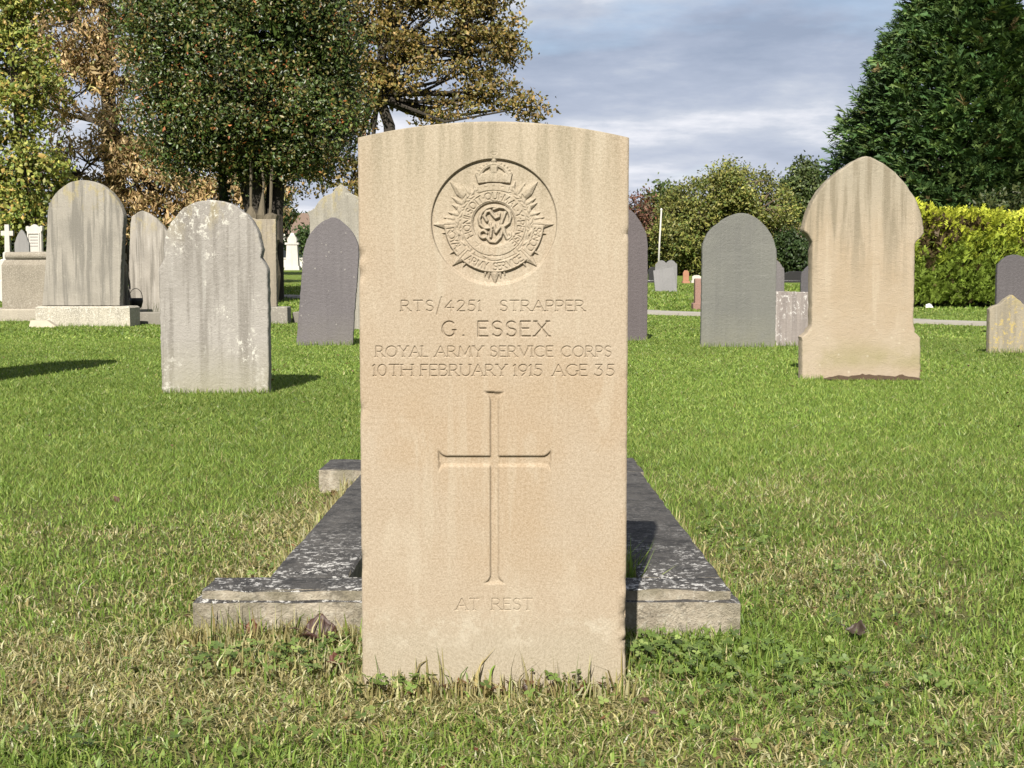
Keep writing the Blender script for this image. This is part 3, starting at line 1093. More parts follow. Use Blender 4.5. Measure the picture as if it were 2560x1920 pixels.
# black pot with a wire handle
t = thing('flower_pot', 'small black pot with wire handle beside the tall round-topped headstone', 'pot', (-4.72, 17.1, 0.01))
pb = MB()
pb.lathe([(0.045, 0.0), (0.05, 0.02), (0.02, 0.06), (0.02, 0.15), (0.07, 0.2), (0.088, 0.27), (0.085, 0.31), (0.07, 0.31), (0.06, 0.25), (0.01, 0.24)], 16)
pb.build('bowl', plain('black_plastic', (0.014, 0.014, 0.013), 0.5, 0.3), t, True)
hb = MB()
hb.tube([(0.085 * math.cos(a), 0.0, 0.30 + 0.13 * math.sin(a)) for a in np.linspace(0, math.pi, 13)], 0.004, 6)
hb.build('handle', plain('dark_wire', (0.03, 0.03, 0.03), 0.5), t)

# D: plain slab behind C
D_OUT = [(-0.266, 0.205), (-0.248, 1.314), (-0.05, 1.318), (-0.02, 1.314), (0.022, 1.298), (0.266, 1.298), (0.263, 0.205)]
t = thing('square_headstone', 'plain square-topped grey-buff slab on a stone base, half hidden by the shouldered headstone', 'headstone', (-3.216, 17.0, 0.005))
slab_mesh('slab', D_OUT, 0.10, headstone_mat('buff_streaked_stone', (0.36, 0.31, 0.235), (0.2, 0.175, 0.14), (0.46, 0.41, 0.33), 9, 1.3, 0.8, 0.2, yellow=0.5), t, y0=0.09, seed=7)
block('base', headstone_mat('grey_base_stone', (0.30, 0.275, 0.235), (0.18, 0.165, 0.14), (0.44, 0.41, 0.36), 10, 0.2, 0.2, 0.6, flecks=0.6), t, -0.41, 0.41, 0.0, 0.3, -0.04, 0.208, 0.012, 11)
t = thing('grave_kerb', 'short dark kerb beside the base of the square-topped slab', 'kerb', (-2.66, 17.35, 0.006))
block('side_kerb', M_KB, t, -0.14, 0.14, 0.0, 1.9, -0.04, 0.13, 0.012, 12)

# E: purple-grey slate leaning left of the war grave
E_OUT = [(-0.278, 0.0), (-0.224, 0.526), (-0.21, 0.713), (-0.195, 0.829), (-0.149, 0.945), (-0.067, 1.037), (0.015, 1.086), (0.068, 1.101), (0.131, 1.066), (0.201, 1.003), (0.247, 0.933), (0.275, 0.852), (0.278, 0.759), (0.26, 0.526), (0.238, 0.293), (0.215, 0.0)]
t = thing('slate_headstone', 'purple-grey pointed slate headstone leaning to the right, left of the war grave', 'headstone', (-1.602, 11.8, 0))
slab_mesh('slab', sink(smooth_outline(E_OUT, 2, 12)), 0.05, headstone_mat('purple_slate', (0.155, 0.14, 0.145), (0.115, 0.103, 0.108), (0.195, 0.18, 0.185), 11, 1.1, 0.35, 0.0, algae=0.15, flecks=0.35, rough=0.6, fine=0.05), t, 0.004, seed=8)

# F: ogee topped stone behind
half = [(-0.367, 0.0), (-0.353, 1.202), (-0.36, 1.262), (-0.382, 1.311), (-0.298, 1.353), (-0.252, 1.428), (-0.191, 1.488), (-0.1, 1.526), (-0.053, 1.586), (0.0, 1.624)]
F_OUT = half + [(-a, b) for a, b in half[::-1][1:]]
t = thing('ogee_headstone', 'pale grey headstone with ogee peak and shoulders, behind the leaning purple slate', 'headstone', (-1.923, 15.4, 0))
slab_mesh('slab', sink(F_OUT), 0.12, headstone_mat('pale_grey_ogee', (0.36, 0.335, 0.28), (0.2, 0.185, 0.155), (0.5, 0.47, 0.4), 12, 1.62, 0.7, 0.6, yellow=0.8, speck=0.35), t, seed=9)

# G: slate right behind the war grave
G_OUT = [(-0.265, -0.002), (-0.269, 0.861), (-0.258, 0.977), (-0.223, 1.058), (-0.166, 1.151), (-0.102, 1.208), (-0.004, 1.249), (0.096, 1.208), (0.16, 1.151), (0.219, 1.058), (0.254, 0.977), (0.267, 0.861), (0.269, 0.582), (0.268, -0.002)]
t = thing('slate_headstone', 'dark purple-brown slate headstone half hidden behind the right edge of the war grave', 'headstone', (0.995, 12.7, 0))
slab_mesh('slab', sink(smooth_outline(G_OUT, 1, 11)), 0.05, headstone_mat('brown_slate', (0.125, 0.105, 0.108), (0.095, 0.08, 0.082), (0.16, 0.14, 0.14), 13, 1.25, 0.3, rough=0.6, fine=0.05), t, 0.004, seed=10)

# H: green slate
H_OUT = [(-0.317, 0.01), (-0.312, 0.795), (-0.306, 0.869), (-0.277, 0.943), (-0.225, 1.006), (-0.151, 1.064), (-0.078, 1.104), (0.012, 1.125), (0.092, 1.109), (0.166, 1.064), (0.231, 1.001), (0.28, 0.922), (0.307, 0.837), (0.317, 0.742), (0.315, -0.011)]
t = thing('slate_headstone', 'wide grey-green round-arched slate headstone right of the war grave', 'headstone', (1.922, 11.55, 0))
slab_mesh('slab', sink(smooth_outline(H_OUT, 1, 13)), 0.06, headstone_mat('green_slate', (0.175, 0.175, 0.155), (0.13, 0.13, 0.122), (0.25, 0.248, 0.225), 14, 1.12, 0.35, algae=0.25, rough=0.65, fine=0.05, bands=0.35), t, 0.004, seed=11)

# J: white-stained low slab
t = thing('low_headstone', 'low white-stained square slab standing between the green slate and the big buff headstone', 'headstone', (2.395, 11.75, 0))
slab_mesh('slab', [(-0.195, -0.05), (-0.198, 0.466), (0.182, 0.457), (0.19, -0.05)], 0.08, headstone_mat('white_stained_stone', (0.33, 0.29, 0.265), (0.2, 0.175, 0.165), (0.62, 0.59, 0.55), 15, 0.46, 0.8, 1.0, (0.72, 0.70, 0.67), lt=0.38), t, seed=12)

# I, K: small slates behind
I_OUT = [(-0.12, 0.0), (-0.118, 0.62), (-0.093, 0.70), (-0.05, 0.765), (0.0, 0.788), (0.05, 0.765), (0.093, 0.70), (0.118, 0.62), (0.12, 0.0)]
t = thing('slate_headstone', 'narrow grey slate headstone peeping out behind the right side of the green slate', 'headstone', (3.278, 17.0, 0.005))
slab_mesh('slab', sink(smooth_outline(I_OUT, 1, 7)), 0.05, headstone_mat('grey_slate_a', (0.17, 0.155, 0.155), (0.13, 0.12, 0.12), (0.21, 0.195, 0.195), 16, 0.8, 0.3, rough=0.6, fine=0.05), t, 0.004, seed=13)
t = thing('slate_headstone', 'small dark slate headstone just left of the big buff headstone, above the low white slab', 'headstone', (3.85, 17.5, 0.007))
slab_mesh('slab', sink(smooth_outline([(a * 1.2, b * 0.93) for a, b in I_OUT], 1, 7)), 0.05, headstone_mat('dark_slate_b', (0.10, 0.092, 0.098), (0.075, 0.07, 0.074), (0.14, 0.13, 0.135), 17, 0.75, 0.3, rough=0.55, fine=0.05), t, 0.004, seed=14)

# L: the big buff gothic headstone
L_OUT = [(-0.345, -0.001), (-0.35, 0.24), (-0.316, 0.268), (-0.312, 0.284), (-0.295, 0.297), (-0.3, 0.763), (-0.299, 0.797), (-0.321, 0.827), (-0.326, 0.84), (-0.348, 0.856), (-0.344, 0.892), (-0.328, 0.953), (-0.303, 1.022), (-0.261, 1.09), (-0.21, 1.151), (-0.133, 1.215), (-0.065, 1.258), (0.008, 1.288), (0.082, 1.258), (0.153, 1.211), (0.224, 1.142), (0.277, 1.073), (0.314, 1.004), (0.337, 0.935), (0.347, 0.875), (0.348, 0.84), (0.331, 0.819), (0.31, 0.797), (0.301, 0.78), (0.3, 0.754), (0.302, 0.306), (0.312, 0.284), (0.308, 0.268), (0.345, 0.236), (0.35, -0.001)]
t = thing('gothic_headstone', 'big buff sandstone headstone with pointed gothic head and moulded shoulders', 'headstone', (2.046, 7.95, 0))
m = MT('buff_sandstone')
X = m.xyz()
o3 = (4.4, 1.1, 8.8)
st = m.noise(1.0, 5, 0.6, m.coord((15, 6, 1.1), o3))
big = m.noise(3.2, 4, 0.6, m.coord((1, 1, 1), o3))
gr = m.noise(200, 3, 0.7)
c = m.mix(m.step(big, 0.35, 0.7), (0.50, 0.42, 0.315), (0.44, 0.35, 0.24))
up = m.step(X[2], 0.7, 1.25)
c = m.mix(m.mul(up, 0.8), c, (0.365, 0.34, 0.265))
c = m.mix(m.mul(m.step(st, 0.46, 0.62), m.step(X[2], 0.40, 0.95), 0.85), c, (0.235, 0.205, 0.145))
c = m.mix(m.mul(m.step(st, 0.44, 0.32), 0.45), c, (0.58, 0.50, 0.38))
low = m.mul(m.step(X[2], 0.27, 0.1), m.step(X[2], 0.02, 0.1))
c = m.mix(m.mul(low, m.step(big, 0.3, 0.6), 0.75), c, (0.34, 0.31, 0.16))
mud = m.step(m.math('ADD', X[2], m.mul(m.noise(7, 4, 0.6), -0.10)), 0.0, -0.02)
v = m.voronoi(17, m.coord((1, 1, 1), o3))
c = m.mix(m.mul(m.step(m.math('ADD', v, m.mul(m.noise(60, 3), 0.14)), 0.2, 0.14), m.step(X[2], 0.5, 0.3), 0.6), c, (0.62, 0.57, 0.44))
c = m.mix(0.16, c, m.mix(gr, (0.25, 0.18, 0.1), (0.7, 0.56, 0.4)))
M_BUFF = m.done(c, 0.88, m.bump(m.math('ADD', gr, m.noise(40, 4, 0.7)), 0.006))
slab_mesh('slab', sink(smooth_outline(L_OUT, 9, 25)), 0.11, M_BUFF, t, 0.008, seed=15)
# bare soil heaped against its foot
sv, sf = [], []
rs = np.random.RandomState(8)
nxs, nys = 36, 9
for j in range(nys):
    for i in range(nxs):
        x = -0.24 + 0.585 * i / (nxs - 1)
        y = -0.10 + 0.115 * j / (nys - 1)
        e = min(1, min(i, nxs - 1 - i) / 7.0) * min(1, j / 4.0)
        hgt = 0.015 * e * (0.3 + 1.4 * float(vn(x, y, 22, 5))) + 0.006 * e
        sv.append((x, y, hgt - 0.008 + 0.008 * rs.rand()))
for j in range(nys - 1):
    for i in range(nxs - 1):
        a = j * nxs + i
        sf.append([a, a + 1, a + nxs + 1, a + nxs])
so = mesh_obj('bare_soil', sv, sf, plain('dark_soil', (0.085, 0.055, 0.032), 0.95, 0.5, 60), loc=(2.046, 7.945, 0))
tag(so, 'bare brown soil at the foot of the big buff headstone', 'soil', kind='stuff')

# M, N at the right edge
M_OUT = [(-0.172, -0.003), (-0.177, 0.336), (-0.15, 0.36), (-0.104, 0.371), (-0.058, 0.412), (-0.004, 0.449), (0.047, 0.412), (0.095, 0.371), (0.142, 0.36), (0.169, 0.336), (0.172, -0.003)]
t = thing('gabled_headstone', 'small pale gabled headstone with yellow lichen at the right edge', 'headstone', (3.914, 10.65, 0))
slab_mesh('slab', sink(M_OUT), 0.075, headstone_mat('yellow_lichen_stone', (0.36, 0.315, 0.235), (0.21, 0.185, 0.14), (0.5, 0.46, 0.38), 18, 0.45, 0.7, 0.9, (0.55, 0.42, 0.12), 0.8, 0.3, lt=0.42), t, seed=16)
N_OUT = [(-0.17, 0.0), (-0.174, 0.645), (-0.153, 0.722), (-0.101, 0.783), (-0.033, 0.81), (0.028, 0.81), (0.101, 0.783), (0.153, 0.722), (0.174, 0.645), (0.17, 0.0)]
t = thing('slate_headstone', 'dark round-topped slate headstone behind the small gabled one at the right edge', 'headstone', (5.151, 14.0, 0))
slab_mesh('slab', sink(smooth_outline(N_OUT, 1, 8)), 0.05, headstone_mat('dark_slate_c', (0.115, 0.103, 0.108), (0.085, 0.077, 0.08), (0.15, 0.138, 0.142), 19, 0.8, 0.3, rough=0.55, fine=0.05), t, 0.004, seed=17)

# a headstone just outside the left of the frame, whose shadow falls on the lawn
t = thing('round_top_headstone', 'grey round-topped headstone standing just beyond the left edge, its shadow reaching into the lawn', 'headstone', (-3.25, 7.75, 0))
slab_mesh('slab', sink([(a * 1.05, b * 1.55) for a, b in C_OUT]), 0.09, headstone_mat('grey_stone_outside', **GREY, seed=20, top=1.1), t, seed=18)

# far slates, leaning together
t = thing('slate_headstone', 'grey square slate leaning to the right in front of two round-topped slates far off', 'headstone', (3.514, 31.25, 0.248), rx=R(-6))
M_FS = headstone_mat('far_grey_slate', (0.24, 0.235, 0.235), (0.18, 0.178, 0.18), (0.3, 0.295, 0.295), 21, 0.6, 0.3, rough=0.6, fine=0.04)
slab_mesh('slab', [(-0.228, -0.03), (-0.275, 0.473), (0.198, 0.559), (0.275, -0.03)], 0.05, M_FS, t, 0.004, 0.05)
for x, y, lab in ((3.613, 33.0, 'left of two far round-topped grey slates behind the leaning square slate'), (3.872, 33.25, 'right of two far round-topped grey slates behind the leaning square slate')):
    t = thing('slate_headstone', lab, 'headstone', (x, y, gzf(y)))
    slab_mesh('slab', sink(smooth_outline([(a * 1.28, b * 0.86) for a, b in I_OUT], 1, 7)), 0.05, M_FS, t, 0.004, 0.05)

# red granite pedestal
t = thing('granite_pedestal', 'small pink granite pedestal at the left edge of the green slate', 'pedestal', (3.075, 22.2, 0.056))
M_RED = headstone_mat('pink_granite', (0.31, 0.18, 0.14), (0.2, 0.11, 0.085), (0.42, 0.27, 0.22), 22, 0.5, 0.1, rough=0.5, speck=0.3)
block('shaft', M_RED, t, -0.09, 0.11, 0.0, 0.2, 0.1, 0.5, 0.012, 3)
block('base', M_RED, t, -0.125, 0.14, -0.04, 0.24, -0.04, 0.103, 0.015, 4)

# white stone cross, far left
M_WHITE = headstone_mat('white_marble', (0.66, 0.63, 0.57), (0.45, 0.42, 0.37), (0.78, 0.76, 0.71), 23, 1.4, 0.4)
t = thing('stone_cross', 'white stone cross on a stepped pedestal at far left', 'cross', (-9.59, 26.0, 0.12))
cb = MB()
cb.frustum(-0.05, 0.05, -0.045, 0.045, 0.93, -0.04, 0.04, -0.04, 0.04, 1.45)
cb.build('shaft', M_WHITE, t)
cb = MB()
cb.box(-0.115, -0.043, -0.037, 0.037, 1.24, 1.33)
cb.build('arm', M_WHITE, t)
cb = MB()
cb.box(0.043, 0.115, -0.037, 0.037, 1.24, 1.33)
cb.build('arm', M_WHITE, t)
block('pedestal', M_WHITE, t, -0.075, 0.075, -0.075, 0.075, 0.79, 0.932, 0.02, 5)
block('step', M_WHITE, t, -0.12, 0.12, -0.12, 0.12, 0.4, 0.792, 0.02, 6)
block('step', M_WHITE, t, -0.2, 0.2, -0.2, 0.2, -0.04, 0.403, 0.02, 7)

# grey pointed stone and white ornate stone beside it
t = thing('pointed_headstone', 'small grey pointed headstone between the white cross and the white ornate stone', 'headstone', (-8.61, 24.0, 0.09))
slab_mesh('slab', sink(smooth_outline([(-0.13, 0.0), (-0.13, 0.98), (-0.115, 1.1), (-0.07, 1.22), (0.0, 1.31), (0.07, 1.22), (0.115, 1.1), (0.13, 0.98), (0.13, 0.0)], 1, 7)), 0.06, headstone_mat('far_grey_pointed', (0.29, 0.28, 0.27), (0.2, 0.195, 0.19), (0.38, 0.37, 0.35), 24, 1.3, 0.4), t, 0.005, 0.05)
t = thing('ornate_headstone', 'white ornate headstone with scrolled top and lines of lettering at far left', 'headstone', (-8.74, 25.0, 0.1), R(-10))
slab_mesh('slab', [(-0.155, -0.05), (-0.155, 0.9), (-0.14, 0.93), (-0.14, 1.3), (-0.165, 1.33), (-0.16, 1.4), (-0.13, 1.41), (-0.1, 1.38), (-0.04, 1.42), (0.0, 1.44), (0.04, 1.42), (0.1, 1.38), (0.13, 1.41), (0.16, 1.4), (0.165, 1.33), (0.14, 1.3), (0.14, 0.93), (0.155, 0.9), (0.155, -0.05)], 0.08, M_WHITE, t, 0.006, 0.04, seed=21)
fr = MB()
fr.box(-0.115, -0.1, -0.02, 0.005, 0.9, 1.28)
fr.box(0.1, 0.115, -0.02, 0.005, 0.9, 1.28)
fr.box(-0.1, 0.1, -0.02, 0.005, 1.265, 1.28)
fr.build('moulding', M_WHITE, t)
fr = MB()
for k in range(4):
    fr.box(-0.075, 0.075, -0.004, 0.003, 1.2 - k * 0.055, 1.215 - k * 0.055)
fr.build('lettering', plain('grey_lettering', (0.3, 0.29, 0.27), 0.8), t)

# white monument on the rise
t = thing('white_monument', 'white pedestal monument with rounded head on the far lawn, left of the purple slate', 'monument', (-8.35, 52.0, 0.83))
b = MB()
b.frustum(-0.29, 0.29, -0.25, 0.25, -0.05, -0.27, 0.27, -0.23, 0.23, 0.14)
b.frustum(-0.24, 0.24, -0.2, 0.2, 0.14, -0.2, 0.2, -0.17, 0.17, 0.95)
b.build('shaft', M_WHITE, t)
b = MB()
b.box(-0.26, 0.26, -0.2, 0.2, 0.952, 1.03)
b.tube([(0, -0.14, 1.12), (0, 0.14, 1.12)], 0.18, 16)
b.frustum(-0.12, 0.12, -0.1, 0.1, 1.25, -0.05, 0.05, -0.05, 0.05, 1.4)
b.build('head', M_WHITE, t)

# low dark blocks on the far lawn, and small memorials by the far hedge line
M_BLACK = plain('black_granite', (0.022, 0.021, 0.022), 0.35, 0.3, 20, 0.5)
for u, y, w, hgt, lab in ((-6.35, 33.4, 0.14, 0.11, 'small dark low block on the far lawn, just right of the square-topped slab'), (-5.9, 32.6, 0.34, 0.09, 'long dark low block on the far lawn left of the purple slate')):
    t = thing('low_dark_block', lab, 'memorial', (u, y, gzf(y)))
    block('slab', M_BLACK, t, -w, w, 0, 0.3, -0.03, hgt, 0.02, 9)
FAR = [(3.86, 37.5, 0.11, 0.42, M_BLACK, 'black granite memorial behind the foot of the white pole'), (4.72, 37.0, 0.08, 0.34, plain('terracotta', (0.4, 0.2, 0.12), 0.8), 'small terracotta-coloured memorial right of the far leaning slates'),
       (5.05, 37.3, 0.12, 0.20, plain('pale_memorial', (0.6, 0.56, 0.5), 0.8), 'low pale memorial between the far slates and the green slate'), (5.6, 38.0, 0.13, 0.45, M_BLACK, 'dark memorial just left of the green slate'), (5.95, 37.6, 0.1, 0.36, M_BLACK, 'shorter dark memorial touching the edge of the green slate'),
       (7.78, 37.5, 0.3, 0.3, M_BLACK, 'wide dark memorial between the green slate and the big buff headstone'), (8.15, 37.0, 0.06, 0.26, plain('white_vase', (0.66, 0.64, 0.58), 0.7), 'small white memorial near the big buff headstone')]
for x, y, w, hgt, mt_, lab in FAR:
    t = thing('small_memorial', lab, 'memorial', (x, y, gzf(y)))
    slab_mesh('slab', [(-w, 0.05), (-w, hgt * 0.8), (-w * 0.5, hgt), (w * 0.5, hgt), (w, hgt * 0.8), (w, 0.05)], 0.08, mt_, t, 0.006, 0.06)
    block('base', mt_, t, -w * 1.25, w * 1.25, -0.06, 0.15, -0.03, 0.052, 0.008, 2)

# white pole
t = thing('white_pole', 'slender white pole standing in front of the round bush', 'pole', (4.56, 42.0, gzf(42)))
pb = MB()
pb.tube([(-0.06, 0, -0.05), (-0.03, 0, 1.0), (0.02, 0, 2.02)], [0.032, 0.029, 0.024], 10)
pb.build('shaft', plain('white_paint', (0.55, 0.54, 0.5), 0.6, 0.08), t, True)
pb = MB()
pb.lathe([(0.01, 2.0), (0.032, 2.03), (0.036, 2.06), (0.022, 2.1), (0.005, 2.11)], 10, (0.02, 0))
pb.build('cap', plain('white_paint_cap', (0.72, 0.70, 0.65), 0.6, 0.08), t, True)

# ------------------------------------------------------------------ kerb of the grave behind the war headstone
m = MT('lichened_kerb_stone')
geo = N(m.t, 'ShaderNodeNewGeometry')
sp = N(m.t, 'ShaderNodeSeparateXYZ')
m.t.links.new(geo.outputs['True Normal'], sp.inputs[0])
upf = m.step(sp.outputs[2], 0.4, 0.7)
n1 = m.noise(14, 5, 0.7)
n2 = m.noise(95, 4, 0.75)
n3 = m.noise(85, 6, 0.75, m.coord((1, 0.8, 1), (3, 1, 0)))
n4 = m.noise(9, 4, 0.6, m.coord((1, 1, 1), (8, 3, 0)))
side_c = m.mix(m.step(n1, 0.35, 0.65), (0.50, 0.44, 0.34), (0.33, 0.285, 0.215))
side_c = m.mix(m.mul(m.step(n3, 0.5, 0.6), 0.45), side_c, (0.62, 0.58, 0.48))
side_c = m.mix(m.mul(m.step(n4, 0.42, 0.62), 0.75), side_c, (0.20, 0.18, 0.12))
side_c = m.mix(m.mul(m.step(m.noise(30, 5, 0.7), 0.55, 0.66), 0.6), side_c, (0.12, 0.105, 0.08))
Xk = m.xyz()
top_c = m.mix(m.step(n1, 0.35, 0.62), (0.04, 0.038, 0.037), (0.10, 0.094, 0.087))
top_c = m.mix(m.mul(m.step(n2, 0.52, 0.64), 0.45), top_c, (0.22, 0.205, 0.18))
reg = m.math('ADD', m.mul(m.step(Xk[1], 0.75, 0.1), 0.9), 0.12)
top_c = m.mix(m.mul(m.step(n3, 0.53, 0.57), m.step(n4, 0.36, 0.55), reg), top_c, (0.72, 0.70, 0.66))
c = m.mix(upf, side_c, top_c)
M_KERB = m.done(c, 0.92, m.bump(m.math('ADD', n2, n3), 0.006))
kt = thing('grave_kerb', 'dark lichened stone kerb surround of the grave directly behind the war headstone', 'kerb', (0, 2.2, 0), rx=R(-1.1))


def kerb_piece(name, x0, x1, y0, y1, zt, ledge=True, seed=1):
    """stone length with a lower plinth and a chamfered top"""
    rs = np.random.RandomState(seed)
    prof = [(0.0, -0.07), (0.0, zt - 0.0185), (0.011, zt - 0.0165), (0.012, zt - 0.002), (0.015, zt)]
    if not ledge:
        prof = [(0.0, -0.07), (0.0, zt - 0.004), (0.004, zt)]
    V, F = [], []
    nseg = max(4, int((x1 - x0) / 0.04)), max(4, int((y1 - y0) / 0.04))
    loops = []
    for ins, z in prof:
        L = []
        X0, X1, Y0, Y1 = x0 + ins, x1 - ins, y0 + ins, y1 - ins * (1 if ledge else 1)
        pts = [(X0 + (X1 - X0) * i / nseg[0], Y0) for i in range(nseg[0])] + [(X1, Y0 + (Y1 - Y0) * i / nseg[1]) for i in range(nseg[1])] + [(X1 - (X1 - X0) * i / nseg[0], Y1) for i in range(nseg[0])] + [(X0, Y1 - (Y1 - Y0) * i / nseg[1]) for i in range(nseg[1])]
        for p in pts:
            L.append(len(V))
            V.append((p[0] + rs.normal(0, 0.0012), p[1] + rs.normal(0, 0.0012), z + rs.normal(0, 0.0010)))
        loops.append(L)
    for a, b in zip(loops[:-1], loops[1:]):
        n = len(a)
        for i in range(n):
            F.append([a[i], a[(i + 1) % n], b[(i + 1) % n], b[i]])
    F.append(loops[-1])
    F.append(loops[0][::-1])
    o = mesh_obj(name, V, F, M_KERB, kt)
    o.data.polygons.foreach_set('use_smooth', np.ones(len(o.data.polygons), bool))
    o.data.set_sharp_from_angle(angle=R(30))
    return o


kerb_piece('front_kerb', -0.525, 0.374, 0.0, 0.128, 0.078, True, 1)
kerb_piece('side_kerb', -0.424, -0.285, 0.129, 1.56, 0.076, False, 2)
kerb_piece('side_kerb', 0.222, 0.364, 0.129, 1.60, 0.076, False, 3)
kerb_piece('back_kerb', -0.54, -0.06, 1.565, 1.80, 0.088, False, 4)
kerb_piece('back_kerb', -0.055, 0.372, 1.605, 1.92, 0.078, False, 5)

# ------------------------------------------------------------------ houses far behind
t = thing('bungalow', 'white bungalow with brown tiled roof glimpsed between the stones at left', 'house', (-14.2, 90.0, 1.0))
M_WALL = plain('white_render', (0.68, 0.65, 0.58), 0.9, 0.08, 2)
M_ROOF = plain('brown_tiles', (0.23, 0.16, 0.12), 0.9, 0.3, 14)
b = MB()
b.box(-6, 4, 0, 8, -0.2, 2.35)
b.build('wall', M_WALL, t)
b = MB()
b.add([(-0.6, -0.4, 2.36), (4.4, -0.4, 2.36), (4.4, 8.4, 2.36), (-0.6, 8.4, 2.36), (-0.3, 4, 3.9), (4.1, 4, 3.9)], [[3, 2, 1, 0], [0, 1, 5, 4], [2, 3, 4, 5], [1, 2, 5], [3, 0, 4]])
b.build('roof', M_ROOF, t)
M_PANE = plain('dark_glass', (0.03, 0.035, 0.04), 0.15, 0.1, 3, 0.6)
for x in (-3.6, -0.9, 1.6):
    w = MB()
    w.box(x, x + 1.3, -0.03, 0.05, 0.8, 1.9)
    wo = w.build('window', M_PANE, t)
    f = MB()
    f.box(x - 0.07, x, -0.06, 0.0, 0.73, 1.97)
    f.box(x + 1.3, x + 1.37, -0.06, 0.0, 0.73, 1.97)
    f.box(x, x + 1.3, -0.06, 0.0, 1.9, 1.97)
    f.box(x, x + 1.3, -0.06, 0.0, 0.73, 0.8)
    f.build('frame', M_WALL, wo)
t = thing('house', 'pale house with brown roof glimpsed through the trees left of the big buff headstone', 'house', (21.4, 92.0, 1.0))
b = MB()
b.box(-3.5, 4, 0, 7, -0.2, 2.0)
b.build('wall', M_WALL, t)
b = MB()
b.add([(-3.9, -0.4, 2.01), (4.4, -0.4, 2.01), (4.4, 7.4, 2.01), (-3.9, 7.4, 2.01), (-3.6, 3.5, 3.6), (4.1, 3.5, 3.6)], [[3, 2, 1, 0], [0, 1, 5, 4], [2, 3, 4, 5], [1, 2, 5], [3, 0, 4]])
rf = b.build('roof', M_ROOF, t)
b = MB()
b.box(-2.6, -2.0, 3.2, 3.8, 3.2, 4.1)
b.build('chimney', plain('red_brick', (0.3, 0.14, 0.09), 0.9), rf)
for x in (-2.6, 1.2):
    w = MB()
    w.box(x, x + 1.4, -0.03, 0.05, 0.7, 1.7)
    w.build('window', M_PANE, t)

# ------------------------------------------------------------------ vegetation
def unit(v):
    return v / (np.linalg.norm(v, axis=-1, keepdims=True) + 1e-9)


def leaf_cards(C, D, Nn, L, Wd, colr, fold=0.25):
    """diamond leaves: centre C, axis D, normal Nn; two triangles each, folded on the midrib"""
    D = unit(D)
    S = unit(np.cross(D, Nn))
    Nn = np.cross(S, D)
    L = L[:, None]
    Wd = Wd[:, None]
    base = C - D * L * 0.5
    tip = C + D * L * 0.5
    mid = C - D * L * 0.05 - Nn * Wd * fold
    a = mid + S * Wd * 0.5
    b = mid - S * Wd * 0.5
    V = np.stack([base, a, tip, b], 1).reshape(-1, 3)
    n = len(C)
    i = np.arange(n)[:, None] * 4
    F = np.concatenate([i + np.array([[0, 1, 2]]), i + np.array([[0, 2, 3]])], 1).reshape(-1, 3)
    return V, F, np.repeat(colr, 4, 0)


def pick_cols(rs, n, pal, wts, var=0.18):
    pal = np.array(pal, float)
    k = rs.choice(len(pal), n, p=np.array(wts) / np.sum(wts))
    c = pal[k] * (1 + rs.normal(0, var, (n, 1)))
    return np.clip(c, 0.004, 0.9)


